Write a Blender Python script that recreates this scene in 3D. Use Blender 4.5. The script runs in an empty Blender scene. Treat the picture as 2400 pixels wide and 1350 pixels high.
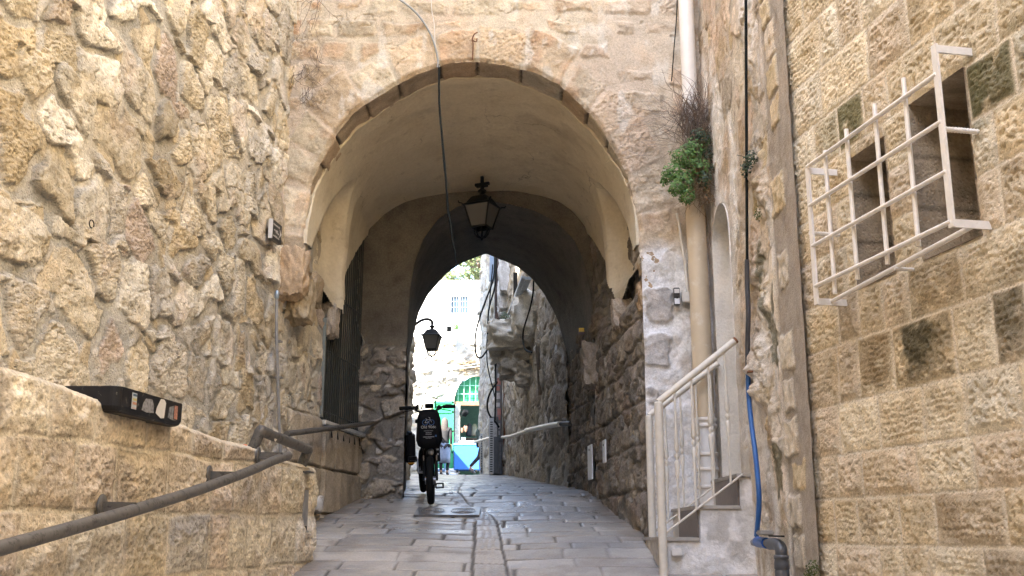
import bpy, math, random
import numpy as np
from mathutils import Vector, Matrix
SC = bpy.context.scene
COL = SC.collection
FPX = 2450.0
PITCH = math.radians(13.2)
CT, ST = math.cos(PITCH), math.sin(PITCH)
PI = math.pi

# ------------------------------------------------------------------ camera geometry helpers
def ray(px, py):
    u = (px - 1200.0) / FPX; v = (675.0 - py) / FPX
    return (u, CT - v * ST, ST + v * CT)
def P(px, py, Y):
    d = ray(px, py); t = Y / d[1]
    return Vector((d[0] * t, Y, d[2] * t))
def PW(px, py, a, b):
    """meet the vertical wall x = a + b*Y"""
    d = ray(px, py); t = a / (d[0] - b * d[1])
    return Vector((d[0] * t, d[1] * t, d[2] * t))

# ------------------------------------------------------------------ numpy noise
def _h(ix, iy, seed):
    a = (ix.astype(np.int64) * 374761393 + iy.astype(np.int64) * 668265263 + seed * 2147483647 + 1013904223 * (seed % 97)) & 0xFFFFFFFF
    a = (a ^ (a >> 13)) * 1274126177 & 0xFFFFFFFF
    a = (a ^ (a >> 16)) * 2246822519 & 0xFFFFFFFF
    a = a ^ (a >> 15)
    return (a & 0xFFFFFF) / float(0x1000000)
def vn(x, y, seed=0):
    x = np.asarray(x, float); y = np.asarray(y, float)
    ix = np.floor(x); iy = np.floor(y); fx = x - ix; fy = y - iy
    fx = fx * fx * fx * (fx * (fx * 6 - 15) + 10); fy = fy * fy * fy * (fy * (fy * 6 - 15) + 10)
    a = _h(ix, iy, seed); b = _h(ix + 1, iy, seed); c = _h(ix, iy + 1, seed); d = _h(ix + 1, iy + 1, seed)
    return ((a + (b - a) * fx) * (1 - fy) + (c + (d - c) * fx) * fy) * 2 - 1
def fbm(x, y, o=4, seed=0, g=.5):
    s = 0; a = 1; t = 0
    for i in range(o):
        s = s + a * vn(x * 2 ** i + i * 17.3, y * 2 ** i + i * 9.1, seed + i * 7); t += a; a *= g
    return s / t
def ridge(x, y, o=3, seed=0):
    s = 0; a = 1; t = 0
    for i in range(o):
        s = s + a * (1 - np.abs(vn(x * 2 ** i + i * 3.3, y * 2 ** i - i * 5.1, seed + 31 * i)) * 2); t += a; a *= .5
    return s / t
def vor(x, y, seed=0, jit=.9):
    """returns F1, F2, cell id a, cell id b, dx, dy (offset from cell point)"""
    ix = np.floor(x); iy = np.floor(y)
    F1 = np.full(x.shape, 9.); F2 = np.full(x.shape, 9.)
    ca = np.zeros(x.shape); cb = np.zeros(x.shape); ox = np.zeros(x.shape); oy = np.zeros(x.shape)
    for i in (-1, 0, 1):
        for j in (-1, 0, 1):
            cx = ix + i; cy = iy + j
            dx = x - (cx + .5 + (_h(cx, cy, seed) - .5) * jit); dy = y - (cy + .5 + (_h(cx, cy, seed + 5) - .5) * jit)
            d = np.sqrt(dx * dx + dy * dy)
            n = d < F1
            F2 = np.where(n, F1, np.minimum(F2, d))
            F1 = np.where(n, d, F1); ca = np.where(n, cx, ca); cb = np.where(n, cy, cb)
            ox = np.where(n, dx, ox); oy = np.where(n, dy, oy)
    return F1, F2, ca, cb, ox, oy
def sst(e0, e1, x):
    t = np.clip((x - e0) / (e1 - e0), 0, 1); return t * t * (3 - 2 * t)
def mixc(a, b, f):
    return a + (b - a) * np.asarray(f)[..., None]
def pal(colors, r):
    c = np.array(colors); k = np.minimum((np.asarray(r) * len(c)).astype(int), len(c) - 1); return c[k]
def blocks(u, z, zs, wmin, wmax, seed, umin=-20., umax=40.):
    """coursed masonry: returns row, block hash, distance to vertical joint, distance to bed joint, u centre offset, z centre offset"""
    zs = np.array(zs); row = np.clip(np.searchsorted(zs, z) - 1, 0, len(zs) - 2)
    dz = np.minimum(z - zs[row], zs[row + 1] - z)
    bid = np.zeros(u.shape); du = np.zeros(u.shape)
    rng = random.Random(seed)
    for r in range(len(zs) - 1):
        js = [umin - rng.random() * wmax]
        while js[-1] < umax: js.append(js[-1] + rng.uniform(wmin, wmax))
        js = np.array(js); m = row == r
        if not m.any(): continue
        k = np.clip(np.searchsorted(js, u[m]) - 1, 0, len(js) - 2)
        du[m] = np.minimum(u[m] - js[k], js[k + 1] - u[m]); bid[m] = k
    return row, _h(bid, row.astype(float), seed + 3), du, dz, bid

# ------------------------------------------------------------------ object helpers
def tag(o, label=None, cat=None, group=None, kind=None):
    if label: o['label'] = label
    if cat: o['category'] = cat
    if group: o['group'] = group
    if kind: o['kind'] = kind
    return o
LOCAL = set()
def empty(name, loc=(0, 0, 0), rz=0, local=False):
    """an Empty at a thing's base; local=True when its parts are built in its own coordinates"""
    o = bpy.data.objects.new(name, None); COL.objects.link(o)
    o.location = loc; o.rotation_euler = (0, 0, rz); o.empty_display_size = .1
    if local: LOCAL.add(o.name)
    return o
def link(name, me, mat=None, parent=None):
    o = bpy.data.objects.new(name, me); COL.objects.link(o)
    if mat: me.materials.append(mat)
    if parent:
        o.parent = parent
        o.matrix_parent_inverse = Matrix.Identity(4) if (parent.parent or parent.name in LOCAL or parent.type == 'MESH') else parent.matrix_basis.inverted()
    return o
def np_mesh(name, V, Fq, col=None, smooth=True):
    """V (n,3), Fq (m,4) quads"""
    me = bpy.data.meshes.new(name)
    V = np.ascontiguousarray(V, dtype=np.float32); Fq = np.ascontiguousarray(Fq, dtype=np.int32)
    me.vertices.add(len(V)); me.vertices.foreach_set('co', V.ravel())
    me.loops.add(Fq.size); me.loops.foreach_set('vertex_index', Fq.ravel())
    me.polygons.add(len(Fq)); me.polygons.foreach_set('loop_start', np.arange(0, Fq.size, 4, dtype=np.int32))
    me.polygons.foreach_set('use_smooth', np.full(len(Fq), smooth))
    me.update(calc_edges=True)
    if col is not None:
        a = me.color_attributes.new('Col', 'FLOAT_COLOR', 'POINT')
        c = np.ones((len(V), 4), np.float32); c[:, :col.shape[1]] = col; a.data.foreach_set('color', c.ravel())
    return me
def grid_faces(n, m, mask=None, off=0):
    i = np.arange(n * m).reshape(n, m)
    q = np.stack([i[:-1, :-1], i[1:, :-1], i[1:, 1:], i[:-1, 1:]], -1).reshape(-1, 4)
    if mask is not None:
        k = mask.ravel(); q = q[k[q].all(1)]
    return q + off
def surf(name, X, Y, Z, col, mat, parent=None, mask=None, flip=False):
    """surface from 2-D arrays of coordinates"""
    n, m = X.shape
    q = grid_faces(n, m, mask)
    if flip: q = q[:, ::-1]
    V = np.stack([X, Y, Z], -1).reshape(-1, 3)
    c = col.reshape(-1, col.shape[-1])
    used = np.zeros(len(V), bool); used[q.ravel()] = True
    if not used.all():
        re = np.cumsum(used) - 1; V = V[used]; c = c[used]; q = re[q]
    return link(name, np_mesh(name, V, q, c), mat, parent)
def lin(a, b, step):
    return np.linspace(a, b, max(2, int(round(abs(b - a) / step)) + 1))

class MB:
    """collects polygons; build() links them as one mesh object"""
    def __init__(s): s.v = []; s.f = []; s.sm = []
    def add(s, vs, fs, sm=False):
        o = len(s.v); s.v += [tuple(v) for v in vs]
        for f in fs: s.f.append([i + o for i in f]); s.sm.append(sm)
        return s
    def box(s, c, d, M=None, bev=0.0):
        x, y, z = d[0] / 2, d[1] / 2, d[2] / 2
        b = min(bev, x * .9, y * .9, z * .9)
        if b <= 0:
            vs = [Vector((i * x, j * y, k * z)) for i in (-1, 1) for j in (-1, 1) for k in (-1, 1)]
            fs = [(0, 1, 3, 2), (4, 6, 7, 5), (0, 4, 5, 1), (2, 3, 7, 6), (0, 2, 6, 4), (1, 5, 7, 3)]
        else:
            bm = bmesh_box(x, y, z, b); vs = bm[0]; fs = bm[1]
        vs = [(M @ v if M else v) + Vector(c) for v in vs]
        return s.add(vs, fs)
    def bar(s, a, b, w, h, up=(0, 0, 1), bev=0.0):
        a = Vector(a); b = Vector(b); d = (b - a); L = d.length; d.normalize(); u = Vector(up)
        r = d.cross(u)
        if r.length < 1e-4: r = d.cross(Vector((1, 0, 0)))
        r.normalize(); u = r.cross(d)
        M = Matrix((r, d, u)).transposed()
        return s.box((a + b) / 2, (w, L, h), M, bev)
    def tube(s, pts, r, n=10, cap=True, closed=False):
        pts = [Vector(p) for p in pts]; k = len(pts)
        rs = r if isinstance(r, (list, tuple)) else [r] * k
        tg = []
        for i in range(k):
            a = pts[(i - 1) % k] if (closed or i > 0) else pts[i]; b = pts[(i + 1) % k] if (closed or i < k - 1) else pts[i]
            t = b - a; t.normalize() if t.length > 1e-9 else None; tg.append(t)
        u = tg[0].orthogonal().normalized(); vs = []
        for i in range(k):
            u = (u - tg[i] * u.dot(tg[i])); u.normalize() if u.length > 1e-6 else None
            w = tg[i].cross(u)
            for j in range(n):
                a = 2 * PI * j / n; vs.append(pts[i] + (u * math.cos(a) + w * math.sin(a)) * rs[i])
        fs = []
        for i in range(k if closed else k - 1):
            for j in range(n):
                a = i * n + j; b = i * n + (j + 1) % n; c = ((i + 1) % k) * n; fs.append((a, b, c + (j + 1) % n, c + j))
        s.add(vs, fs, True)
        if cap and not closed:
            s.add(vs[:n], [tuple(range(n))[::-1]]); s.add(vs[-n:], [tuple(range(n))])
        return s
    def lathe(s, prof, c=(0, 0, 0), n=16, M=None, smooth=True, rot=0):
        vs = []; fs = []
        for (r, z) in prof:
            for j in range(n):
                a = 2 * PI * j / n + rot; v = Vector((r * math.cos(a), r * math.sin(a), z)); vs.append((M @ v if M else v) + Vector(c))
        for i in range(len(prof) - 1):
            for j in range(n): fs.append((i * n + j, i * n + (j + 1) % n, (i + 1) * n + (j + 1) % n, (i + 1) * n + j))
        s.add(vs, fs, smooth); s.add(vs[:n], [tuple(range(n))[::-1]]); s.add(vs[-n:], [tuple(range(n))]); return s
    def prism(s, poly, d, M=None, c=(0, 0, 0)):
        """poly in local xy, extruded along local z by d"""
        n = len(poly); vs = [Vector((p[0], p[1], 0)) for p in poly] + [Vector((p[0], p[1], d)) for p in poly]
        vs = [(M @ v if M else v) + Vector(c) for v in vs]
        fs = [tuple(range(n))[::-1], tuple(range(n, 2 * n))] + [(i, (i + 1) % n, n + (i + 1) % n, n + i) for i in range(n)]
        return s.add(vs, fs)
    def quad(s, a, b, c, d): return s.add([a, b, c, d], [(0, 1, 2, 3)])
    def build(s, name, mat, parent=None, smooth=None):
        me = bpy.data.meshes.new(name); me.from_pydata(s.v, [], s.f); 
        sm = s.sm if smooth is None else [smooth] * len(s.f)
        me.polygons.foreach_set('use_smooth', sm); me.update()
        return link(name, me, mat, parent)
_bb = {}
def bmesh_box(x, y, z, b):
    import bmesh
    bm = bmesh.new(); bmesh.ops.create_cube(bm, size=2)
    for v in bm.verts: v.co = Vector((v.co.x * x, v.co.y * y, v.co.z * z))
    bmesh.ops.bevel(bm, geom=list(bm.edges), offset=b, segments=2, affect='EDGES')
    bm.verts.index_update()
    r = ([v.co.copy() for v in bm.verts], [[v.index for v in f.verts] for f in bm.faces]); bm.free(); return r
def cat(pts, n=6):
    """Catmull-Rom through points"""
    p = [Vector(q) for q in pts]; p = [p[0] * 2 - p[1]] + p + [p[-1] * 2 - p[-2]]; out = []
    for i in range(1, len(p) - 2):
        for k in range(n):
            t = k / n; a, b, c, d = p[i - 1], p[i], p[i + 1], p[i + 2]
            out.append(.5 * ((2 * b) + (c - a) * t + (2 * a - 5 * b + 4 * c - d) * t * t + (3 * b - a - 3 * c + d) * t ** 3))
    out.append(p[-2]); return out
def copy_tree(o, parent=None):
    c = o.copy(); COL.objects.link(c)
    if parent: c.parent = parent
    for ch in list(o.children): copy_tree(ch, c)
    return c

# ------------------------------------------------------------------ materials
class NT:
    def __init__(s, name):
        s.m = bpy.data.materials.new(name); s.m.use_nodes = True; s.t = s.m.node_tree; s.p = s.t.nodes['Principled BSDF']
    def n(s, typ, **kw):
        x = s.t.nodes.new(typ)
        for k, v in kw.items():
            if k in x.inputs: x.inputs[k].default_value = v
            else: setattr(x, k, v)
        return x
    def l(s, a, b): s.t.links.new(a, b)
    def pos(s):
        return s.n('ShaderNodeNewGeometry').outputs['Position']
    def noise(s, scale, detail=4, rough=.55, vec=None):
        x = s.n('ShaderNodeTexNoise'); x.inputs['Scale'].default_value = scale; x.inputs['Detail'].default_value = detail; x.inputs['Roughness'].default_value = rough
        s.l(vec if vec else s.pos(), x.inputs['Vector']); return x.outputs['Fac']
    def ramp(s, fac, stops):
        x = s.n('ShaderNodeValToRGB'); e = x.color_ramp.elements
        while len(e) < len(stops): e.new(.5)
        for el, (p, c) in zip(e, stops): el.position = p; el.color = (c[0], c[1], c[2], 1)
        s.l(fac, x.inputs['Fac']); return x.outputs['Color']
    def mul(s, a, b, fac=1.0, blend='MULTIPLY'):
        x = s.n('ShaderNodeMix', data_type='RGBA', blend_type=blend); x.inputs[0].default_value = fac
        for sk, v in ((6, a), (7, b)):
            if hasattr(v, 'is_output'): s.l(v, x.inputs[sk])
            else: x.inputs[sk].default_value = (*v, 1)
        return x.outputs[2]
    def mixf(s, a, b, f):
        x = s.n('ShaderNodeMix', data_type='RGBA'); s.l(f, x.inputs[0])
        for sk, v in ((6, a), (7, b)):
            if hasattr(v, 'is_output'): s.l(v, x.inputs[sk])
            else: x.inputs[sk].default_value = (*v, 1)
        return x.outputs[2]
    def bump(s, h, strength, dist, nrm=None):
        x = s.n('ShaderNodeBump'); x.inputs['Strength'].default_value = strength; x.inputs['Distance'].default_value = dist
        s.l(h, x.inputs['Height'])
        if nrm: s.l(nrm, x.inputs['Normal'])
        return x.outputs['Normal']

def stone_mat(name, rough=.88, b1=(9, .012), b2=(45, .006), b3=(160, .003), var=.3, spec=.25, pit=None, hue=.3, sat=.80, val=1.06):
    t = NT(name)
    a = t.n('ShaderNodeAttribute', attribute_name='Col')
    c = a.outputs['Color']
    v1 = t.ramp(t.noise(7, 5, .6), [(.28, (1 - var, 1 - var * 1.08, 1 - var * 1.25)), (.5, (1, 1, 1)), (.75, (1 + var * .5, 1 + var * .47, 1 + var * .42))])
    v2 = t.ramp(t.noise(60, 4, .65), [(.3, (1 - var, 1 - var, 1 - var)), (.7, (1 + var * .6, 1 + var * .6, 1 + var * .6))])
    c = t.mul(c, v1); c = t.mul(c, v2)
    # rusty and grey blotches of the limestone itself
    c = t.mixf(c, t.mul(c, (1.15, .86, .62)), t.ramp(t.noise(3.1, 6, .65), [(.52, (0, 0, 0)), (.72, (hue, hue, hue))]))
    hs = t.n('ShaderNodeHueSaturation'); hs.inputs['Saturation'].default_value = sat; hs.inputs['Value'].default_value = val; hs.inputs['Hue'].default_value = .506; t.l(c, hs.inputs['Color']); c = hs.outputs['Color']
    t.l(c, t.p.inputs['Base Color'])
    t.p.inputs['Roughness'].default_value = rough
    t.p.inputs['Specular IOR Level'].default_value = spec
    n = t.bump(t.noise(b1[0], 5, .6), 1, b1[1]); n = t.bump(t.noise(b2[0], 5, .65), 1, b2[1], n); n = t.bump(t.noise(b3[0], 3, .6), 1, b3[1], n)
    if pit:
        x = t.n('ShaderNodeTexVoronoi'); x.inputs['Scale'].default_value = pit[0]; t.l(t.pos(), x.inputs['Vector'])
        r = t.ramp(x.outputs['Distance'], [(.0, (0, 0, 0)), (.45, (1, 1, 1))]); n = t.bump(r, 1, pit[1], n)
    t.l(n, t.p.inputs['Normal'])
    return t.m
def simple(name, col, rough=.5, metal=0, var=.15, scale=12, bump=0, bscale=80, spec=.5, dirt=None):
    t = NT(name)
    c = t.ramp(t.noise(scale, 5, .6), [(.3, tuple(x * (1 - var) for x in col)), (.7, tuple(min(1, x * (1 + var)) for x in col))])
    if dirt:
        c = t.mixf(c, dirt[0], t.ramp(t.noise(dirt[1], 6, .7), [(dirt[2], (0, 0, 0)), (dirt[2] + .08, (dirt[3],) * 3)]))
    t.l(c, t.p.inputs['Base Color'])
    t.p.inputs['Roughness'].default_value = rough; t.p.inputs['Metallic'].default_value = metal; t.p.inputs['Specular IOR Level'].default_value = spec
    if bump: t.l(t.bump(t.noise(bscale, 4, .6), 1, bump), t.p.inputs['Normal'])
    return t.m
# ------------------------------------------------------------------ palette (albedo, linear)
CREAM = (.62, .54, .41); TAN = (.55, .455, .31); OCHRE = (.52, .40, .235); PINK = (.56, .44, .36); GREYC = (.54, .49, .415); PALE = (.68, .62, .51)
MORT = (.42, .40, .355)
M_rubble = stone_mat('rubble_limestone', var=.26, pit=(55, .004), hue=.15)
M_ashlar = stone_mat('pitted_ashlar', var=.22, b2=(38, .006), pit=(48, .004), hue=.2, val=1.17, sat=.86)
M_facade = stone_mat('weathered_facade', var=.22, b1=(8, .010), b2=(40, .005), hue=.3, sat=.98, val=.98)
M_tunnel = stone_mat('passage_stone', var=.3, hue=.2, rough=.75, spec=.3, sat=.66, val=1.1)
M_outer = stone_mat('outer_rubble', var=.28, hue=.15)
M_white = stone_mat('limewash', var=.10, b1=(10, .012), b2=(38, .006), b3=(120, .002), hue=.18)
M_core = simple('wall_core_stone', (.50, .435, .34), rough=.9, var=.2, scale=3)
def plaster_mat():
    t = NT('vault_plaster')
    c = t.ramp(t.noise(2.2, 5, .6), [(.25, (.58, .495, .355)), (.5, (.69, .61, .46)), (.8, (.72, .65, .50))])
    c = t.mixf(c, (.38, .30, .205), t.ramp(t.noise(1.1, 6, .62), [(.54, (0, 0, 0)), (.7, (.55, .55, .55))]))
    c = t.mul(c, t.ramp(t.noise(35, 4, .6), [(.3, (.93, .92, .9)), (.7, (1.05, 1.05, 1.05))]))
    wv = t.n('ShaderNodeVectorMath', operation='ADD'); sc_ = t.n('ShaderNodeVectorMath', operation='SCALE'); nz = t.n('ShaderNodeTexNoise'); nz.inputs['Scale'].default_value = 2.5; nz.inputs['Detail'].default_value = 5
    t.l(t.pos(), nz.inputs['Vector']); t.l(nz.outputs['Color'], sc_.inputs[0]); sc_.inputs['Scale'].default_value = .5; t.l(sc_.outputs[0], wv.inputs[0]); t.l(t.pos(), wv.inputs[1])
    vo = t.n('ShaderNodeTexVoronoi', feature='DISTANCE_TO_EDGE'); vo.inputs['Scale'].default_value = .8; t.l(wv.outputs[0], vo.inputs['Vector'])
    ck = t.mul(t.ramp(vo.outputs['Distance'], [(.0, (.6, .6, .6)), (.0045, (0, 0, 0))]), t.ramp(t.noise(1.7, 4, .6), [(.52, (0, 0, 0)), (.6, (1, 1, 1))]))
    c = t.mixf(c, (.16, .12, .08), ck)
    c = t.mixf(c, (.30, .23, .15), t.ramp(t.noise(5.5, 7, .7), [(.58, (0, 0, 0)), (.72, (.5, .5, .5))]))
    t.l(c, t.p.inputs['Base Color']); t.p.inputs['Roughness'].default_value = .85; t.p.inputs['Specular IOR Level'].default_value = .2
    n = t.bump(t.noise(4, 4, .5), 1, .03); n = t.bump(t.noise(60, 4, .6), 1, .0025, n); t.l(n, t.p.inputs['Normal']); return t.m
M_plaster = plaster_mat()

# ------------------------------------------------------------------ ground
GY = np.array([-40., -8, 0, 4, 7, 8, 8.9, 10, 11, 12, 17.2, 24, 31, 33, 60])
GZ = np.array([-8., -3, -1.6, -.9, -.36, -.19, -.02, .14, .31, .46, .84, 1.31, 1.64, 1.76, 2.2])
def gz(y): return np.interp(y, GY, GZ)
def gzf(y): return float(np.interp(y, GY, GZ))

LA, LB = -3.13, .13
def lx(Y): return LA + LB * Y
def px_(Y): return -2.24 + .094 * Y
def paving(X, Y):
    """height and colour of the limestone slabs"""
    Wx = X + .012 * fbm(X * 2, Y * 2, 3, 3); Wy = Y + .02 * fbm(X * 1.1, Y * 1.4, 3, 4)
    # centre line of the channel drifts to the left uphill
    cl = np.interp(Y, [6, 7.2, 9.0, 9.9, 10.5, 11.5, 13, 40], [-.30, -.275, -.315, -.34, -.45, -.62, -.75, -2.0])
    cr = np.interp(Y, [6, 7.2, 9.0, 9.9, 10.3, 11.0, 12.2, 40], [.03, -.015, -.10, -.14, -.20, -.45, -.62, -1.6])
    left = Wx < cl; mid = (Wx >= cl) & (Wx <= cr)
    rows = []; rng = random.Random(5); y = -40.
    while y < 62: rows.append(y); y += rng.uniform(.20, .36) if y > 5 else .6
    rR, hR, duR, dzR, bR = blocks(Wx, Wy + .03 * Wx, rows, .28, .70, 11, -6, 6)
    rL, hL, duL, dzL, bL = blocks(Wx, Wy + .11 - .02 * Wx, rows, .30, .80, 12, -6, 6)
    rM, hM, duM, dzM, bM = blocks(Wx * 0 + .5, Wy + .05, [r * 1.35 for r in rows], 8, 9, 13, -6, 6)
    hh = np.where(mid, hM, np.where(left, hL, hR)); dj = np.where(mid, dzM, np.where(left, np.minimum(duL, dzL), np.minimum(duR, dzR)))
    dcl = np.minimum(np.abs(Wx - cl), np.abs(Wx - cr))
    jw = .006 + .006 * vn(X * 3, Y * 3, 9)
    deep = sst(-.3, .5, vn(X * 2.2, Y * 2.2, 8))
    j = (1 - sst(jw, jw + .012, dj)) * (.35 + .65 * deep); jc = np.maximum((1 - sst(.008, .018, np.abs(Wx - cl))) * sst(10.0, 9.8, Y), (1 - sst(.006, .016, np.abs(Wx - cr))) * (1 - .5 * sst(9.9, 10.4, Y))); j = np.maximum(j, jc)
    h = .007 * (hh - .5) + .007 * fbm(X * 2.5, Y * 2.5, 3, 21) + .0016 * fbm(X * 14, Y * 10, 3, 22) - .012 * j - .003 * (1 - sst(0, .05, dj))
    h += np.where(mid, .008 * np.sin(Wy * 2 * PI / .075 + 1.2 * fbm(X * 5, Y * 5, 2, 5)) * (.5 + .5 * np.sin(Wx * 2 * PI / .055 + 2 * vn(X * 4, Y * 4, 6))), 0) * sst(.02, .05, dcl)
    h -= .02 * np.exp(-((X - .5 * (cl + cr)) / .5) ** 2)
    tone = .82 + .36 * _h((hh * 9973).astype(int), (hh * 31).astype(int), 2)
    c = mixc(np.array((.42, .382, .33)), np.array((.32, .303, .283)), sst(-.4, .6, fbm(X * 1.3, Y * 1.3, 4, 30)))
    c = c * tone[..., None] * (1 + .16 * fbm(X * 7, Y * 7, 4, 33))[..., None]
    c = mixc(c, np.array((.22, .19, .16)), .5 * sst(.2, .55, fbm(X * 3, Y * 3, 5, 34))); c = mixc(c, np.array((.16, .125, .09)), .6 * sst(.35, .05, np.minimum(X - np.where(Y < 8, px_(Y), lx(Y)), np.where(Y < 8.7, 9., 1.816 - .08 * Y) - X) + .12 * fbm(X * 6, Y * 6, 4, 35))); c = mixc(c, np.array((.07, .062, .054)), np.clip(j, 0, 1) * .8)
    ro = np.clip(.40 + .20 * sst(9.8, 8.0, Y) + .24 * fbm(X * 2.5, Y * 2.5, 4, 40) + .5 * j + .25 * sst(1.0, 1.25, np.abs(X + .2)) * sst(12, 9, Y), .2, 1)
    return h, np.concatenate([c, ro[..., None]], -1)
def ground():
    Vs = []; Fs = []; Cs = []; off = 0
    for x0, x1, dx, y0, y1, dy, dz in ((-40, 40, 2.0, -40, 60, 2.0, -.06), (-4, 4, .06, 1, 7.0, .06, -.012), (-2.1, 2.2, .0115, 6.4, 14.6, .013, 0), (-6, 3, .035, 14.4, 34, .04, -.008)):
        X, Y = np.meshgrid(lin(x0, x1, dx), lin(y0, y1, dy), indexing='ij')
        h, c = paving(X, Y); Z = gz(Y) + h + dz
        Vs.append(np.stack([X, Y, Z], -1).reshape(-1, 3)); Cs.append(c.reshape(-1, 4)); Fs.append(grid_faces(*X.shape, off=off)); off += X.size
    t = NT('street_limestone'); a = t.n('ShaderNodeAttribute', attribute_name='Col')
    c = t.mul(a.outputs['Color'], t.ramp(t.noise(70, 4, .65), [(.3, (.8, .8, .8)), (.7, (1.14, 1.14, 1.14))]))
    t.l(c, t.p.inputs['Base Color']); t.p.inputs['Specular IOR Level'].default_value = .55
    r = t.n('ShaderNodeMath', operation='MULTIPLY_ADD'); t.l(t.noise(14, 5, .65), r.inputs[0]); r.inputs[1].default_value = .45; 
    r2 = t.n('ShaderNodeMath', operation='ADD'); t.l(a.outputs['Alpha'], r2.inputs[0]); r2.inputs[1].default_value = -.22; t.l(r2.outputs[0], r.inputs[2])
    t.l(r.outputs[0], t.p.inputs['Roughness'])
    n = t.bump(t.noise(14, 5, .6), 1, .005); n = t.bump(t.noise(55, 4, .65), 1, .0032, n); t.l(n, t.p.inputs['Normal'])
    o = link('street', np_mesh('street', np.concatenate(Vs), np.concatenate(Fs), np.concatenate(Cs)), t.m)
    tag(o, kind='structure', label='worn limestone slab street rising through the vaulted passage')
ground()

# ------------------------------------------------------------------ rubble texture
def rubble(u, z, sx, sz, seed, depth=.06, mort=.5, pl=None, morc=MORT, flat=0.):
    """irregular rubble in lime mortar: height, colour"""
    wu = u + .10 * fbm(u * 2.1, z * 2.1, 3, seed + 1) + .03 * fbm(u * 9, z * 9, 3, seed + 2)
    wz = z + .08 * fbm(u * 2.3 + 9, z * 2.3, 3, seed + 3) + .03 * fbm(u * 9, z * 9, 3, seed + 4)
    F1, F2, ca, cb, ox, oy = vor(wu / sx + .5 * np.floor(wz / sz) % 1, wz / sz, seed, .95)
    e = (F2 - F1) * .5
    r1 = _h(ca, cb, seed + 11); r2 = _h(ca, cb, seed + 12); r3 = _h(ca, cb, seed + 13); r4 = _h(ca, cb, seed + 14)
    # small packing stones in part of the joints
    G1, G2, ga, gb, _, _ = vor(wu / (sx * .42), wz / (sz * .42), seed + 50, .9)
    ge = (G2 - G1) * .5; gr = _h(ga, gb, seed + 51)
    thr = .03 + .075 * mort * (fbm(u * 1.7, z * 1.7, 3, seed + 20) + .7) + .05 * (r4 - .5)
    st = sst(thr, thr + .035, e)
    gal = (1 - st) * sst(.10, .17, ge) * (gr > .55)
    dome = np.clip((e - thr) / .16, 0, 1) ** .6
    tilt = (ox * (r1 - .5) * 1.1 + oy * (r2 - .62) * 1.4)
    facet = np.abs(fbm(u * 5 + r1 * 40, z * 5 + r2 * 40, 3, seed + 31))
    rock = depth * (.25 + .55 * r3 + .65 * dome * .6 + tilt * .9 * (1 - flat)) + depth * .55 * (fbm(u * 6 + r1 * 30, z * 6, 4, seed + 30)) * (1 - .5 * flat) \
        + depth * .5 * facet * (1 - flat) - depth * .30 * sst(.55, .95, ridge(u * 7 + 5 * r2, z * 7, 3, seed + 33)) + depth * .17 * fbm(u * 26, z * 26, 4, seed + 34) + depth * .16 * np.abs(fbm(u * 13, z * 13, 3, seed + 37))
    q_ = fbm(u * 4.3 + r3 * 50, z * 3.1 + r1 * 50, 4, seed + 35) * 5 + 20; fl = np.floor(q_); fr = q_ - fl
    rock = rock + depth * .30 * ((fl - 20) + sst(.35, .75, fr)) * .55
    cr = np.abs(fbm(u * 5.5 + r2 * 30, z * 4.5, 4, seed + 36)); rock = rock - depth * .38 * sst(.045, .0, cr) * (r1 > .25)
    # deep pitted stones
    pv = vor(u * 42, z * 42, seed + 40, .9)[0]
    rock = rock - (r2 > .5) * depth * .30 * sst(.42, .1, pv)
    mor = depth * (.16 + .35 * fbm(u * 3.3, z * 3.3, 3, seed + 41)) + .0035 * fbm(u * 24, z * 24, 3, seed + 42)
    h = mor * (1 - st) + np.maximum(rock, mor + .004) * st
    h = h + gal * depth * (.18 + .3 * gr)
    c = pal(pl or [CREAM, TAN, CREAM, GREYC, PALE, OCHRE, TAN, PINK, CREAM, GREYC], r2)
    c = c * (.84 + .34 * r1)[..., None]
    c = mixc(c, np.array(OCHRE), .55 * sst(.1, .55, fbm(u * 3.7 + 7, z * 3.7, 5, seed + 60)))
    c = mixc(c, np.array(PINK) * .95, .5 * sst(.18, .5, fbm(u * 2.9 - 7, z * 2.9, 5, seed + 61)))
    c = c * (1 + .22 * fbm(u * 13, z * 13, 4, seed + 62))[..., None]
    cg = pal([CREAM, TAN, OCHRE, GREYC], gr)
    m = np.array(morc) * (1 + .16 * fbm(u * 2.5, z * 2.5, 4, seed + 63))[..., None]
    m = mixc(m, np.array((.55, .475, .36)), .6 * sst(-.1, .4, fbm(u * .9 + 3, z * .9, 3, seed + 64)))
    c = c * (1 - .35 * sst(.04, .0, cr))[..., None]; c = mixc(mixc(m, cg, gal * .9), c, st); c = c * (1 - .38 * np.exp(-((e - thr - .01) / .022) ** 2) * sst(-.3, .3, vn(u * 5, z * 5, seed + 66)))[..., None]
    return h, c, st, e

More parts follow.
